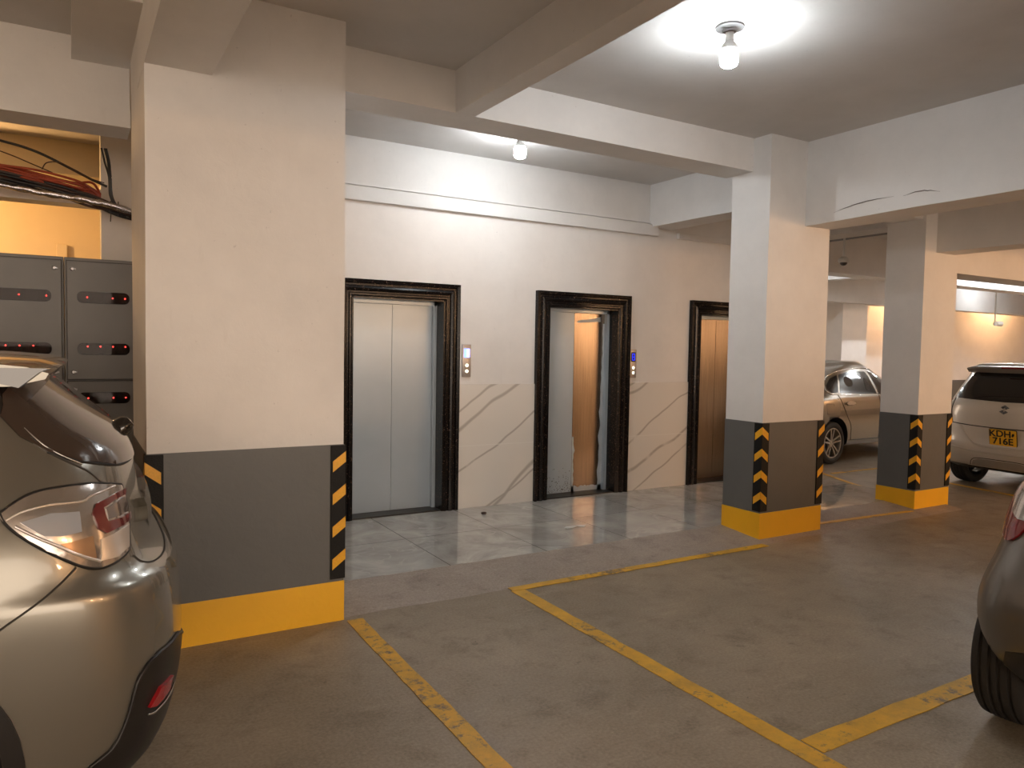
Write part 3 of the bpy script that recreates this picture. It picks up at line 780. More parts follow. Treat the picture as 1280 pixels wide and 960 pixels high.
def proj_fn(kind):
    if kind == 'L': return lambda u, v: (Vector((u, 3, v)), Vector((0, -1, 0)))
    if kind == 'Rt': return lambda u, v: (Vector((u, -3, v)), Vector((0, 1, 0)))
    if kind == 'B': return lambda u, v: (Vector((-3, u, v)), Vector((1, 0, 0)))
    if kind == 'F': return lambda u, v: (Vector((8, u, v)), Vector((-1, 0, 0)))
    if kind == 'T': return lambda u, v: (Vector((u, v, 4)), Vector((0, 0, -1)))
def patch(name, outline, kind, bvh, m, parent, off=.003, grid=.03, sm=0, thick=.006, bulge=0):
    if sm: outline = [tuple(p) for p in smoothpts([(a, b, 0) for a, b in outline], sm, True)]; outline = [(p[0], p[1]) for p in outline]
    # resample the edges
    ol = []
    for i in range(len(outline)):
        a = Vector(outline[i]); b = Vector(outline[(i+1) % len(outline)]); k = max(1, int((b-a).length/grid))
        for t in range(k): ol.append(tuple(a.lerp(b, t/k)))
    xs_ = [p[0] for p in ol]; ys_ = [p[1] for p in ol]; ins = []
    x = min(xs_)+grid/2
    while x < max(xs_):
        y = min(ys_)+grid/2
        while y < max(ys_):
            if inpoly((x, y), ol) and min((x-a)**2+(y-b)**2 for a, b in ol) > (grid*.45)**2: ins.append((x, y))
            y += grid
        x += grid
    nb = len(ol)
    vv, _, ff, _, _, _ = delaunay_2d_cdt([Vector(p) for p in ol+ins], [(i, (i+1) % nb) for i in range(nb)], [list(range(nb))], 1, 1e-5)
    fn = proj_fn(kind) if isinstance(kind, str) else kind
    bm = bmesh.new(); T = []; B = []
    cxm = sum(xs_)/nb; cym = sum(ys_)/nb
    for p in vv:
        o_, d_ = fn(p[0], p[1]); hit, nrm, idx, dist = bvh.ray_cast(o_, d_)
        if hit is None: T.append(None); B.append(None); continue
        if nrm.dot(d_) > 0: nrm = -nrm
        de = min((p[0]-a)**2+(p[1]-b)**2 for a, b in ol)**.5
        T.append(bm.verts.new(hit+nrm*(off+bulge*min(1, de/.05)))); B.append(bm.verts.new(hit-nrm*thick))
    for f in ff:
        if any(T[i] is None for i in f): continue
        # drop wildly stretched triangles
        co_ = [T[i].co for i in f]
        if max((co_[i]-co_[(i+1) % len(f)]).length for i in range(len(f))) > grid*14: continue
        bm.faces.new([T[i] for i in f])
    bed = [e for e in bm.edges if len(e.link_faces) == 1]
    idx = {v: i for i, v in enumerate(T) if v is not None}
    for e in bed:
        a, b = e.verts; ia, ib = idx[a], idx[b]
        bm.faces.new((a, b, B[ib], B[ia]))
    bmesh.ops.delete(bm, geom=[v for v in bm.verts if not v.link_faces], context='VERTS')
    return obj(name, bm, m, parent, 50)
def seam(name, pts, kind, bvh, m, parent, r=.0035, off=0, sm=6):
    fn = proj_fn(kind) if isinstance(kind, str) else kind; P = []
    pp = smoothpts([(a, b, 0) for a, b in pts], sm) if sm else [Vector((a, b, 0)) for a, b in pts]
    for p in pp:
        o_, d_ = fn(p[0], p[1]); hit, nrm, i, d = bvh.ray_cast(o_, d_)
        if hit is None: continue
        if nrm.dot(d_) > 0: nrm = -nrm
        P.append(hit+nrm*off)
    if len(P) < 2: return None
    return obj(name, tube(bmesh.new(), P, r, 8), m, parent, 60)
def wheel(root, x, y, wr, side, wid=.2, rimr=.21, spokes=5):
    """side=+1: outer face toward +y"""
    prof = [(rimr, -wid*.42), (rimr+.02, -wid*.48), (wr-.05, -wid*.5), (wr-.018, -wid*.44)]
    n_ = 5
    ts = [-.40, -.30, -.27, -.27, -.24, -.10, -.09, -.06, -.05, .05, .06, .09, .10, .24, .27, .27, .30, .40]
    g = [0, 0, 1, 1, 0, 0, 1, 1, 0, 0, 1, 1, 0, 0, 1, 1, 0, 0]
    ts = [-.40, -.29, -.27, -.23, -.21, -.10, -.08, -.04, -.02, .06, .08, .12, .14, .24, .26, .30, .32, .42]
    for t, k in zip(ts, g): prof.append((wr-(.010 if k else 0)-abs(t)**3*.10, t*wid))
    prof += [(wr-.018, wid*.46), (wr-.05, wid*.5), (rimr+.02, wid*.48), (rimr, wid*.42)]
    bm = lathe(bmesh.new(), prof, 56, 'Y')
    for f in [f for f in bm.faces if len(f.verts) > 10]: bm.faces.remove(f)
    hub = bmesh.new(); s = side
    lathe(hub, [(rimr+.004, -wid*.40), (rimr+.004, s*wid*.44), (rimr-.012, s*wid*.44), (rimr-.018, s*wid*.30), (rimr-.03, -s*wid*.2), (rimr-.035, -s*wid*.38)] if s > 0 else
          [(rimr+.004, wid*.40), (rimr+.004, -wid*.44), (rimr-.012, -wid*.44), (rimr-.018, -wid*.30), (rimr-.03, wid*.2), (rimr-.035, wid*.38)], 48, 'Y')
    for f in [f for f in hub.faces if len(f.verts) > 10]: hub.faces.remove(f)
    lathe(hub, [(0, s*wid*.34), (.035, s*wid*.34), (.05, s*wid*.30), (.055, s*wid*.15), (0, s*wid*.15)], 24, 'Y')
    for k in range(spokes):
        for dd in (-1, 1):
            a = 2*PI*k/spokes+PI/2
            b0 = len(hub.verts); r = bmesh.ops.create_cube(hub, size=1)
            for v in r['verts']:
                q = v.co.copy(); rr = .03+(rimr-.035)*(q.x+.5)
                off = dd*(.014+.026*(q.x+.5)); wd = .011
                tx = rr; tz = off+q.z*2*wd
                v.co = Vector((tx*math.cos(a)-tz*math.sin(a), s*wid*(.30+.08*(q.x+.5))+q.y*.02, tx*math.sin(a)+tz*math.cos(a)))
    disc = lathe(bmesh.new(), [(0, s*wid*.02), (rimr-.036, s*wid*.02), (rimr-.036, -s*wid*.02), (0, -s*wid*.02)], 40, 'Y')
    wobj = obj('wheel', hub, ALLOY, root, 40); wobj.location = (x, y, wr)
    obj('tyre', bm, TYRE, wobj, 50); obj('brake_disc', disc, DARKGAP, wobj, 40)
    return wobj
def arch_black(me, spec):
    """give the inside of the wheel housings a dark material (slot 1)"""
    for p in me.polygons:
        c = p.center
        for ax in spec['axles']:
            d = math.hypot(c.x-ax, c.z-(spec['wr']+spec.get('archdz', .01)))
            if d < spec['arch']+.004 and abs(c.y) < spec['W']+.05 and (abs(abs(c.y)-(spec['W']-.30)) < .01 or abs(d-spec['arch']) < .006): p.material_index = 1
        if p.normal.z < -.9 and c.z < .3: p.material_index = 1
def make_car(name, spec, paint, label, loc, heading, rimr=.2, spokes=5, wheels=True):
    root = empty(name, loc, heading); tag(root, label, 'car')
    me, bvh = car_body(spec); me.name = 'body'; me.materials.clear()
    body = link('body', me, [paint, DARKGAP], root)
    arch_black(me, spec)
    for p in me.polygons: p.use_smooth = True
    me.set_sharp_from_angle(angle=R(38))
    for ax in spec['axles']:
        for s in (1, -1): wheel(root, ax, s*(spec['W']-.125), spec['wr'], s, .21, rimr, spokes)
    return root, body, bvh

# ---------------- beige crossover, left foreground (rear quarter toward us)
XV = dict(zs=[.16, .20, .28, .42, .54, .65, .76, .82, .845, .87, .93, 1.01, 1.12, 1.19, 1.25, 1.32, 1.38, 1.46, 1.51],
  rear=[(.16, .10), (.2, .06), (.285, .005), (.42, -.022), (.54, -.035), (.65, -.035), (.76, -.022), (.82, -.01), (.845, .0), (.87, .06), (.93, .088), (1.01, .105), (1.12, .115), (1.19, .125), (1.25, .142), (1.32, .226), (1.38, .295), (1.46, .385), (1.51, .43)],
  front=[(.16, 4.5), (.3, 4.68), (.54, 4.72), (.70, 4.68), (.86, 4.55), (.95, 4.2), (1.02, 3.7), (1.08, 3.35), (1.19, 3.1), (1.32, 2.8), (1.46, 2.35), (1.51, 2.15)],
  hw=[(.16, .86), (.28, .90), (.54, .915), (.77, .915), (.95, .90), (1.05, .885), (1.12, .86), (1.19, .83), (1.32, .765), (1.46, .69), (1.51, .62)],
  kr=[(.2, 1), (1.0, 1), (1.2, 1.1), (1.5, .8)], crown=.035, axles=(.90, 3.72), W=.905, wr=.345, arch=.40, archdz=.02)
car, body, bvh = make_car('crossover_car', XV, PEARL, 'beige-silver crossover cut off by the left edge, rear corner toward the wide pillar', (.325, 3.36, 0), PI, .235)

S2 = math.sqrt(.5)
def OB(u, v): return (Vector((u*S2, u*S2, v))-Vector((S2, -S2, 0))*3, Vector((S2, -S2, 0)))
g = patch('rear_glass', [(-.69, 1.225), (-.58, 1.192), (-.4, 1.183), (.4, 1.183), (.58, 1.192), (.69, 1.225), (.715, 1.262), (.705, 1.31), (.675, 1.37), (.62, 1.43), (.54, 1.475), (-.54, 1.475), (-.62, 1.43), (-.675, 1.37), (-.705, 1.31), (-.715, 1.262)], 'B', bvh, GLASSB, car, .006, .035)
seam('glass_seal', [(-.69, 1.225), (-.58, 1.192), (-.4, 1.183), (.4, 1.183), (.58, 1.192), (.69, 1.225), (.715, 1.262)], 'B', bvh, DARKGAP, g, .005)
for k in ('L', 'Rt'):
    patch('quarter_window', [(.452, 1.462), (.512, 1.372), (.62, 1.352), (1.05, 1.325), (1.12, 1.40), (1.10, 1.47), (.75, 1.500)], k, bvh, GLASSK, car, .004, .035)
    patch('side_window', [(1.16, 1.32), (2.02, 1.27), (2.02, 1.47), (1.9, 1.50), (1.20, 1.49)], k, bvh, GLASSK, car, .004, .05)
    patch('side_window', [(2.10, 1.265), (3.02, 1.22), (2.75, 1.33), (2.45, 1.43), (2.10, 1.48)], k, bvh, GLASSK, car, .004, .05)
patch('windscreen', [(-.70, 1.16), (.70, 1.16), (.60, 1.42), (-.60, 1.42)], 'F', bvh, GLASSK, car, .004, .06)
LAMP = [(.503, 1.107), (.446, 1.143), (.387, 1.156), (.283, 1.154), (.205, 1.132), (.188, 1.115), (.174, 1.045), (.172, .94), (.184, .918), (.225, .906), (.266, .908), (.318, .933), (.427, 1.014), (.485, 1.070)]
lp = patch('tail_lamp', LAMP, 'L', bvh, LAMPCLR, car, .010, .018, sm=3, bulge=.006)
seam('lamp_gasket', LAMP+[LAMP[0]], 'L', bvh, DARKGAP, lp, .005, .006, 4)
seam('lamp_rib', [(.49, 1.085), (.45, 1.103), (.387, 1.112), (.31, 1.108), (.285, 1.118), (.22, 1.130)], 'L', bvh, LAMPLT, lp, .004, .016)
seam('lamp_rib', [(.47, 1.066), (.427, 1.035), (.36, .99), (.31, .955), (.26, .925)], 'L', bvh, LAMPLT, lp, .005, .014)
patch('red_lens', [(.188, 1.112), (.215, 1.110), (.276, 1.092), (.284, 1.066), (.268, 1.019), (.246, 1.000), (.19, 1.008), (.176, 1.016), (.178, 1.036), (.205, 1.030), (.245, 1.034), (.254, 1.076), (.215, 1.092), (.190, 1.094)], 'L', bvh, LAMPRED2, lp, .021, .012)
patch('reversing_lens', [(.192, 1.088), (.248, 1.072), (.240, 1.038), (.182, 1.040)], 'L', bvh, LAMPDK, lp, .019, .012)
patch('blue_tinted_lens', [(.458, 1.074), (.387, 1.088), (.315, 1.080), (.310, 1.022), (.36, 1.020), (.40, 1.028)], 'L', bvh, mat('pale_grey_lens', (.50, .52, .56), .1, .3, coat=1), lp, .018, .015)
patch('indicator_lens', [(.362, .998), (.281, 1.004), (.272, .935), (.31, .955)], 'L', bvh, mat('warm_bronze_lens', (.45, .30, .19), .2, .7, coat=1), lp, .018, .014)
patch('lower_lens', [(.262, .988), (.182, .998), (.182, .935), (.215, .92), (.262, .925)], 'L', bvh, LAMPLT, lp, .018, .014)
lp = patch('tail_lamp', LAMP, 'Rt', bvh, LAMPCLR, car, .010, .03, sm=2)
GAP = mat('brown_panel_shadow_line', (.03, .026, .022), .6)
for k in ('L', 'Rt'):
    seam('tailgate_gap', [(.45, 1.325), (.387, 1.262), (.312, 1.213), (.276, 1.186), (.246, 1.152), (.225, 1.14)], k, bvh, GAP, car, .0035)
    seam('bumper_gap', [(.318, .925), (.353, .893), (.408, .852), (.502, .792), (.53, .76)], k, bvh, GAP, car, .0032)
    seam('gutter_trim', [(.45, 1.332), (.387, 1.270), (.30, 1.215)], k, bvh, CHROME, car, .0022, .003)
seam('tailgate_gap', [(.66, .90), (.64, .868), (.55, .855), (.3, .852), (-.3, .852), (-.55, .855), (-.66, .90)], 'B', bvh, GAP, car, .0035)
CL = [(.34, .555), (.43, .590), (.52, .592), (.588, .592), (.640, .578), (.675, .545), (.690, .50), (.708, .425), (.742, .352), (.80, .318), (.90, .25), (.92, .19), (.16, .19), (.10, .30), (.12, .40), (.18, .50)]
cl = patch('bumper_cladding', CL, OB, bvh, CLAD, car, .006, .03)
rf = patch('reflector', [(.500, .478), (.585, .478), (.632, .432), (.600, .422), (.520, .436)], OB, bvh, REFLR, cl, .018, .02)
seam('reflector_trim', [(.64, .415), (.60, .408), (.52, .422), (.485, .445)], OB, bvh, CHROME, cl, .004, .018)
seam('cladding_lip', CL[:10], OB, bvh, CLAD, cl, .006, .006)
def OB2(u, v): return (Vector((u*S2, -u*S2, v))-Vector((S2, S2, 0))*3, Vector((S2, S2, 0)))
patch('bumper_cladding', CL, OB2, bvh, CLAD, car, .012, .04)
patch('plate_garnish', [(-.40, .955), (.40, .955), (.42, 1.01), (.40, 1.065), (-.40, 1.065), (-.42, 1.01)], 'B', bvh, PEARL, car, .028, .03, sm=3, bulge=.01)
patch('step_pad', [(-.5, .80), (.5, .80), (.52, .84), (-.52, .84)], 'B', bvh, PEARL, car, .010, .04)
# wheel housing edge and sill cladding
for k in ('L', 'Rt'):
    for ax in (.90, 3.72):
        ring = []; z0 = XV['wr']+.02
        for i in range(25):
            a = R(-12+204*i/24); ring.append((ax+.452*math.cos(a), z0+.452*math.sin(a)))
        for i in range(25):
            a = R(192-204*i/24); ring.append((ax+.402*math.cos(a), z0+.402*math.sin(a)))
        patch('arch_cladding', ring, k, bvh, CLAD, car, .010, .022)
    patch('sill_cladding', [(1.36, .20), (3.26, .20), (3.26, .33), (1.36, .33)], k, bvh, CLAD, car, .008, .06)
# rear spoiler: a curved blade with a black side fin
bm = bmesh.new(); rows = []
for i in range(17):
    y = -.60+1.2*i/16; q = (abs(y)/.60)**3
    xe = .335+.05*q; zc = 1.538-.030*q
    rows.append([bm.verts.new(p) for p in ((.80, y, zc+.012), (.55, y, zc+.020), (xe+.06, y, zc+.008), (xe, y, zc-.012), (xe+.01, y, zc-.030), (xe+.10, y, zc-.052), (.62, y, zc-.055), (.80, y, zc-.04))])
for a, b in zip(rows, rows[1:]):
    for k in range(8): bm.faces.new((a[k], b[k], b[(k+1) % 8], a[(k+1) % 8]))
bm.faces.new(rows[0]); bm.faces.new(rows[-1])
sp = obj('spoiler', bm, PEARL, car, 50)
for s in (1, -1):
    bm = bmesh.new(); P = [(.375, 1.512), (.40, 1.500), (.455, 1.452), (.52, 1.47), (.55, 1.515)]
    A = [bm.verts.new((x, s*.585, z)) for x, z in P]; B = [bm.verts.new((x+.01, s*.615, z)) for x, z in P]
    bm.faces.new(A); bm.faces.new(B)
    for i in range(5): bm.faces.new((A[i], A[(i+1) % 5], B[(i+1) % 5], B[i]))
    obj('side_fin', bm, GLASSK, sp)
bm = lathe(bmesh.new(), [(0, .05), (.022, .048), (.036, .03), (.04, 0), (.04, -.02), (0, -.02)], 24, 'X')
bmesh.ops.rotate(bm, verts=bm.verts, cent=(0, 0, 0), matrix=Matrix.Rotation(R(0), 3, 'Y'))
for v in bm.verts: v.co.x *= -1
wp = obj('wiper_pivot', bm, GLASSK, car, 40); wp.location = (.165, .10, 1.262); wp.rotation_euler = (0, R(38), 0)
hit = [bvh.ray_cast(Vector((-3, y, z)), Vector((1, 0, 0)))[0] for y, z in ((.10, 1.262), (-.1, 1.252), (-.35, 1.235))]
obj('wiper_arm', tube(bmesh.new(), [h+Vector((-.035, 0, .02)) for h in hit], .008, 8), CLAD, wp).matrix_parent_inverse = (Matrix.Translation(wp.location) @ wp.rotation_euler.to_matrix().to_4x4()).inverted()
patch('headlamp', [(.45, .78), (.75, .80), (.80, .90), (.5, .88)], 'F', bvh, LAMPCLR, car, .006, .05)
patch('headlamp', [(-.45, .78), (-.75, .80), (-.80, .90), (-.5, .88)], 'F', bvh, LAMPCLR, car, .006, .05)

# ---------------- taupe saloon behind the middle pillar
SED = dict(zs=[.20, .28, .40, .55, .70, .82, .90, .94, .97, 1.0, 1.06, 1.14, 1.24, 1.34, 1.42, 1.47],
  rear=[(.20, .15), (.28, .04), (.4, .0), (.7, .0), (.82, .02), (.90, .05), (.94, .12), (.97, .35), (1.0, .55), (1.06, .68), (1.14, .82), (1.24, 1.0), (1.34, 1.22), (1.42, 1.50), (1.47, 1.75)],
  front=[(.2, 4.45), (.4, 4.58), (.6, 4.58), (.72, 4.50), (.82, 4.25), (.90, 3.85), (.97, 3.55), (1.06, 3.32), (1.24, 2.98), (1.42, 2.55), (1.47, 2.4)],
  hw=[(.2, .80), (.28, .84), (.55, .87), (.75, .872), (.90, .85), (.97, .83), (1.06, .79), (1.24, .71), (1.42, .60), (1.47, .54)],
  kr=[(.2, 1), (.9, 1), (1.1, .6)], crown=.035, axles=(1.02, 3.66), W=.865, wr=.31, arch=.355, archdz=.02)
car2, body2, bvh2 = make_car('saloon_car', SED, TAUPE, 'taupe saloon parked between the middle and farther pillars, side on', (8.38, 7.57, 0), R(4.8), .215)

def both(fn_l):
    for k in ('Rt', 'L'): fn_l(k)
def sedside(k):
    patch('quarter_window', [(.965, 1.085), (1.00, 1.14), (1.16, 1.235), (1.335, 1.285), (1.24, 1.15), (1.165, 1.035), (1.02, 1.035)], k, bvh2, GLASSK, car2, .004, .04)
    d = patch('rear_window', [(1.215, 1.030), (1.28, 1.13), (1.385, 1.292), (1.60, 1.325), (1.95, 1.338), (2.13, 1.335), (2.17, 1.25), (2.19, 1.00), (1.7, 1.012)], k, bvh2, GLASSK, car2, .004, .05)
    if k == 'Rt': patch('window_reflection', [(1.46, 1.12), (1.60, 1.13), (1.63, 1.22), (1.50, 1.26), (1.42, 1.20)], k, bvh2, REFLGLASS, d, .006, .03, sm=3); patch('window_reflection', [(1.95, 1.06), (2.05, 1.07), (2.06, 1.17), (2.0, 1.24), (1.95, 1.16)], k, bvh2, REFLGLASS, d, .006, .03, sm=3)  # pale reflections on the door glass, laid on as tinted patches
    patch('front_window', [(2.26, 1.00), (2.25, 1.335), (2.50, 1.32), (2.80, 1.22), (3.05, 1.10), (3.14, .985), (2.7, .99)], k, bvh2, GLASSK, car2, .004, .05)
    seam('window_trim', [(1.0, 1.012), (.93, 1.06), (.955, 1.12), (1.03, 1.19), (1.18, 1.27), (1.40, 1.335), (1.70, 1.372), (2.1, 1.385), (2.5, 1.365)], k, bvh2, CHROME, car2, .008, .004)
    seam('belt_trim', [(1.0, 1.014), (1.3, 1.008), (2.0, .985), (2.8, .965)], k, bvh2, CHROME, car2, .005, .003)
    seam('door_gap', [(1.13, 1.02), (1.17, .95), (1.25, .80), (1.34, .66), (1.42, .56), (1.45, .40), (1.46, .33)], k, bvh2, DARKGAP, car2, .005)
    seam('door_gap', [(2.24, 1.0), (2.25, .7), (2.24, .33)], k, bvh2, DARKGAP, car2, .005)
    seam('sill_gap', [(1.42, .335), (2.2, .325), (3.2, .33)], k, bvh2, DARKGAP, car2, .005)
    h = patch('door_handle', [(1.28, .875), (1.33, .90), (1.46, .90), (1.52, .875), (1.46, .855), (1.33, .855)], k, bvh2, CHROME, car2, .028, .02, sm=2)
    patch('handle_recess', [(1.32, .89), (1.46, .89), (1.46, .845), (1.32, .845)], k, bvh2, DARKGAP, h, .003, .02)
sedside('Rt'); sedside('L')
seam('fuel_flap', [(.81, .88), (.98, .88), (.98, .735), (.81, .735), (.81, .88)], 'Rt', bvh2, DARKGAP, car2, .0035, 0, 0)
patch('rear_glass', [(-.60, 1.06), (.60, 1.06), (.52, 1.33), (-.52, 1.33)], 'B', bvh2, GLASSK, car2, .004, .05)
patch('windscreen', [(-.66, 1.02), (.66, 1.02), (.54, 1.38), (-.54, 1.38)], 'F', bvh2, GLASSK, car2, .004, .06)
for s in (1, -1):
    patch('tail_lamp', [(s*.45, .74), (s*.80, .72), (s*.83, .86), (s*.5, .86)], 'B', bvh2, LAMPRED, car2, .006, .04)
    patch('headlamp', [(s*.45, .62), (s*.78, .64), (s*.80, .74), (s*.5, .72)], 'F', bvh2, LAMPCLR, car2, .006, .05)

# ---------------- silver hatchback on the right
SW = dict(zs=[.22, .28, .40, .52, .58, .66, .76, .84, .92, 1.0, 1.06, 1.14, 1.24, 1.34, 1.42, 1.50],
  rear=[(.22, .16), (.28, .08), (.4, .02), (.52, 0), (.58, .02), (.66, .04), (.78, .05), (.84, .06), (.92, .06), (1.0, .075), (1.06, .10), (1.14, .15), (1.24, .23), (1.34, .31), (1.42, .36), (1.47, .38)],
  front=[(.2, 3.6), (.4, 3.72), (.6, 3.72), (.78, 3.60), (.88, 3.3), (.96, 3.0), (1.06, 2.75), (1.24, 2.45), (1.42, 2.05), (1.47, 1.9)],
  hw=[(.22, .80), (.28, .84), (.52, .86), (.66, .86), (.84, .85), (.95, .83), (1.06, .80), (1.24, .755), (1.42, .70), (1.50, .64)],
  kr=[(.2, .8), (1.0, .7), (1.4, .5)], crown=.03, axles=(.66, 3.08), W=.85, wr=.30, arch=.34, archdz=.02)
car3, body3, bvh3 = make_car('hatchback_car', SW, SILVER, 'silver hatchback with a yellow number plate, rear toward us, right of the farther pillar', (9.20, 4.48, 0), R(-4.9), .2)

patch('rear_window', [(-.60, 1.085), (0, 1.070), (.60, 1.085), (.645, 1.12), (.60, 1.25), (.56, 1.36), (.53, 1.405), (-.53, 1.405), (-.56, 1.36), (-.60, 1.25), (-.645, 1.12)], 'B', bvh3, GLASSK, car3, .005, .04)
seam('tailgate_gap', [(.645, 1.08), (.66, .95), (.62, .80), (.58, .785), (.3, .772), (0, .768), (-.3, .772), (-.58, .785), (-.62, .80), (-.66, .95), (-.645, 1.08)], 'B', bvh3, GAP, car3, .006)
seam('plate_recess_edge', [(.50, .765), (.44, .70), (.36, .62), (.25, .555), (0, .54), (-.25, .555), (-.36, .62), (-.44, .70), (-.50, .765)], 'B', bvh3, SILVER, car3, .012, .0)
seam('bumper_crease', [(.80, .52), (.5, .495), (.2, .475), (-.2, .475), (-.5, .495), (-.80, .52)], 'B', bvh3, SILVER, car3, .010, .0)
seam('bumper_recess_edge', [(.36, .300), (.33, .36), (.25, .395), (0, .40), (-.25, .395), (-.33, .36), (-.36, .300)], 'B', bvh3, GAP, car3, .004, .0)
patch('bumper_insert', [(.34, .30), (.31, .36), (.24, .385), (-.24, .385), (-.31, .36), (-.34, .30)], 'B', bvh3, mat('dim_silver_insert', (.36, .32, .27), .45, .3), car3, .003, .03)
patch('bumper_lower_trim', [(.74, .255), (.40, .255), (.40, .295), (.74, .295)], 'B', bvh3, CLAD, car3, .006, .03)
for s in (1, -1):
    patch('tail_lamp', [(s*.70, .80), (s*.83, .82), (s*.84, 1.06), (s*.76, 1.10), (s*.72, 1.0)], 'B', bvh3, LAMPRED, car3, .010, .03)
    k = 'L' if s > 0 else 'Rt'
    patch('side_window', [(.42, 1.12), (.95, 1.08), (.95, 1.36), (.60, 1.38)], k, bvh3, GLASSK, car3, .004, .05)
    patch('side_window', [(1.02, 1.08), (1.72, 1.06), (1.72, 1.38), (1.05, 1.37)], k, bvh3, GLASSK, car3, .004, .05)
    patch('side_window', [(1.80, 1.06), (2.65, 1.02), (2.35, 1.22), (2.10, 1.36), (1.80, 1.39)], k, bvh3, GLASSK, car3, .004, .05)
    patch('headlamp', [(s*.45, .66), (s*.78, .68), (s*.80, .80), (s*.5, .78)], 'F', bvh3, LAMPCLR, car3, .006, .05)
patch('windscreen', [(-.70, 1.10), (.70, 1.10), (.62, 1.40), (-.62, 1.40)], 'F', bvh3, GLASSK, car3, .004, .06)
bm = bmesh.new(); rows = []
for i in range(17):
    y = -.60+1.2*i/16; q = (abs(y)/.60)**4
    rows.append([bm.verts.new(p) for p in ((.75, y, 1.522-.03*q), (.45, y, 1.510-.03*q), (.27+.05*q, y, 1.478-.02*q), (.26+.05*q, y, 1.455-.01*q), (.30+.05*q, y, 1.405), (.45, y, 1.41), (.75, y, 1.44))])
for a, b in zip(rows, rows[1:]):
    for k in range(7): bm.faces.new((a[k], b[k], b[(k+1) % 7], a[(k+1) % 7]))
bm.faces.new(rows[0]); bm.faces.new(rows[-1])
sp = obj('spoiler', bm, mat('grey_spoiler_paint', (.20, .17, .14), .35, .3, coat=.5), car3, 50)
obj('brake_lamp', box(.252, .262, -.15, .15, 1.458, 1.474), LAMPRED, sp)
pl = empty('tmp', (0, 0, 0)); bpy.data.objects.remove(pl)
PM = Matrix.Translation((.010, -.05, .668)) @ Matrix.Rotation(R(-8), 4, 'Y')
bm = plate([(x, z) for x, z in rrect(.30, .185, .012)], -.006, .006)
bmesh.ops.rotate(bm, verts=bm.verts, cent=(0, 0, 0), matrix=Matrix.Rotation(R(-90), 3, 'Z'))
bm.transform(PM); pl = obj('number_plate', bm, PLATEY, car3)
TX = Matrix(((0, 0, -1, 0), (-1, 0, 0, 0), (0, 1, 0, 0), (0, 0, 0, 1)))
text_mesh('plate_text', 'KDH', .104, INK, pl, PM @ Matrix.Translation((-.0075, .028, .043)) @ TX @ Matrix.Diagonal((1.12, 1, 1, 1)))
text_mesh('plate_text', '716E', .104, INK, pl, PM @ Matrix.Translation((-.0075, 0, -.043)) @ TX @ Matrix.Diagonal((1.12, 1, 1, 1)))
bm = plate([(.098, .030), (.112, .018), (.130, .040), (.126, .062), (.108, .056)], -.0085, -.0065)
bmesh.ops.rotate(bm, verts=bm.verts, cent=(0, 0, 0), matrix=Matrix.Rotation(R(-90), 3, 'Z')); bm.transform(PM)
obj('plate_mark', bm, INK, pl)
bm = plate([(x, z) for x, z in rrect(.312, .197, .014)], -.003, .004)
bmesh.ops.rotate(bm, verts=bm.verts, cent=(0, 0, 0), matrix=Matrix.Rotation(R(-90), 3, 'Z')); bm.transform(PM); obj('plate_frame', bm, INK, pl)
# angular letter-shaped badge
BADGE = [(.0, .052), (.062, .014), (.040, .000), (.020, .012), (-.020, -.012), (.010, -.030), (.0, -.034), (.0, -.052), (-.062, -.014), (-.040, .0), (-.020, -.012), (.020, .012), (-.010, .030), (.0, .034)]
BADGE = [(.000, .055), (.045, .028), (.018, .010), (.0, .020), (-.016, .011), (.058, -.022), (.0, -.055), (-.045, -.028), (-.018, -.010), (.0, -.020), (.016, -.011), (-.058, .022)]
for v in (0,):
    o_, nrm, i_, d_ = bvh3.ray_cast(Vector((-3, -.015, .985)), Vector((1, 0, 0)))
    bm = plate([(-x, z) for x, z in BADGE], -.008, .004)
    bmesh.ops.rotate(bm, verts=bm.verts, cent=(0, 0, 0), matrix=Matrix.Rotation(R(-90), 3, 'Z'))
    bm.transform(Matrix.Translation(o_) @ Matrix.Rotation(R(13), 4, 'Y')); obj('badge', bm, CHROME, car3)

# ---------------- dark grey hatchback, right foreground
NG = dict(zs=[.22, .28, .36, .46, .56, .66, .76, .86, .96, 1.04, 1.10, 1.20, 1.30, 1.40, 1.50, 1.56],
  rear=[(.22, .22), (.28, .12), (.36, .05), (.46, .01), (.56, 0), (.66, .02), (.76, .07), (.86, .12), (.96, .16), (1.04, .18), (1.10, .21), (1.2, .28), (1.3, .35), (1.4, .42), (1.5, .48), (1.56, .52)],
  front=[(.2, 3.7), (.4, 3.86), (.6, 3.86), (.8, 3.75), (.92, 3.4), (1.0, 3.1), (1.1, 2.8), (1.3, 2.45), (1.5, 2.1), (1.56, 1.9)],
  hw=[(.22, .80), (.28, .845), (.46, .87), (.60, .87), (.68, .85), (.76, .82), (.86, .80), (.96, .785), (1.1, .745), (1.3, .68), (1.5, .61), (1.56, .56)],
  kr=[(.2, 1.0), (1.0, .8), (1.4, .6)], crown=.04, axles=(.52, 3.1), W=.835, wr=.315, arch=.355, archdz=.02)
car4, body4, bvh4 = make_car('small_hatchback_car', NG, GRAPH, 'dark grey small hatchback cut off by the right edge, red tail lamp at its corner', (3.165, .845, 0), R(6.4), .2)

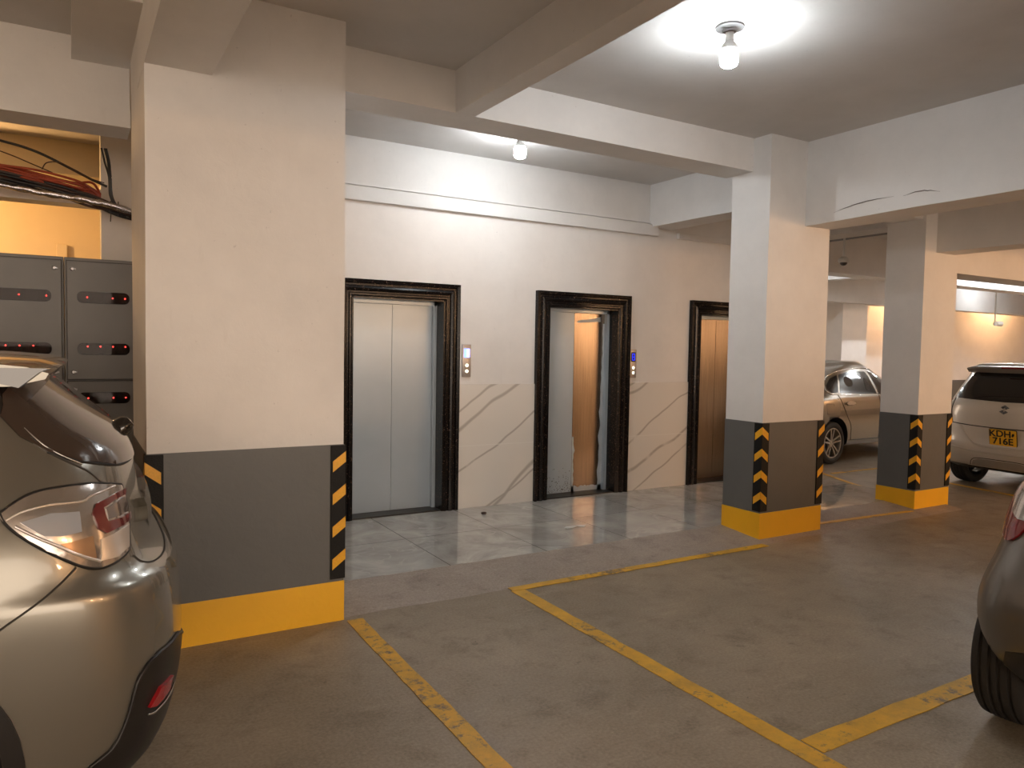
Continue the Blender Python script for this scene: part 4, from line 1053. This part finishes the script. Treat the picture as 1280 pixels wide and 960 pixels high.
NL = [(.54, 1.085), (.60, 1.080), (.655, 1.062), (.685, 1.02), (.700, .975), (.698, .93), (.672, .885), (.63, .855), (.55, .835), (.50, .86), (.47, .93), (.48, 1.02)]
NLo = [((.30+.0+y)*S2+0, z) for y, z in NL]
def nlamp(fn):
    lp = patch('tail_lamp', [(u+.13, z) for u, z in NL], fn, bvh4, LAMPRED, car4, .010, .02, sm=3, bulge=.008)
    patch('clear_lens', [(u+.045, z) for u, z in [(.665, 1.04), (.675, 1.0), (.655, .955), (.60, .93), (.54, .94), (.52, 1.0), (.55, 1.045), (.61, 1.055)]], fn, bvh4, LAMPCLR, lp, .022, .02, sm=2)
    seam('lamp_highlight', [(.822, .93), (.800, .885), (.76, .857), (.68, .837)], fn, bvh4, CHROME, lp, .003, .008)  # chrome line drawn as the highlight along the lamp's lower edge
nlamp(OB)
nlamp(OB2)
patch('bumper_recess', [(-.58, .30), (.58, .30), (.66, .36), (.64, .425), (.55, .455), (.40, .465), (-.40, .465), (-.55, .455), (-.64, .425), (-.66, .36)], 'B', bvh4, CLAD, car4, .003, .035)
seam('tailgate_gap', [(.47, 1.10), (.50, .93), (.54, .82), (.50, .72), (.3, .70), (-.3, .70), (-.5, .72), (-.54, .82), (-.50, .93), (-.47, 1.10)], 'B', bvh4, GAP, car4, .004)
patch('rear_glass', [(-.62, 1.14), (.62, 1.14), (.56, 1.42), (.48, 1.48), (-.48, 1.48), (-.56, 1.42)], 'B', bvh4, GLASSK, car4, .005, .05)
patch('windscreen', [(-.70, 1.12), (.70, 1.12), (.60, 1.46), (-.60, 1.46)], 'F', bvh4, GLASSK, car4, .004, .06)
for k in ('L', 'Rt'):
    patch('side_window', [(.60, 1.18), (1.62, 1.14), (1.62, 1.45), (.85, 1.46)], k, bvh4, GLASSK, car4, .004, .05)
    patch('side_window', [(1.70, 1.14), (2.65, 1.10), (2.35, 1.30), (2.05, 1.44), (1.70, 1.46)], k, bvh4, GLASSK, car4, .004, .05)
for s in (1, -1):
    patch('headlamp', [(s*.45, .70), (s*.78, .72), (s*.80, .86), (s*.5, .84)], 'F', bvh4, LAMPCLR, car4, .006, .05)
bm = bmesh.new()                                                   # paint chip on the bumper corner
h_, n_, _, _ = bvh4.ray_cast(Vector((.62, .62, .49))*1.0+Vector((-3*S2, 3*S2, 0))-Vector((.1, -.1, 0)), Vector((S2, -S2, 0)))
if h_ is not None:
    for da in (0, 60, 120):
        a = R(da+15); d = n_.cross(Vector((0, 0, 1))).normalized()*math.cos(a)+Vector((0, 0, 1))*math.sin(a)
        tube(bm, [h_-d*.011+n_*.001, h_+d*.011+n_*.001], .0018, 5)
    obj('paint_chip', bm, PLASTIC_W, body4)
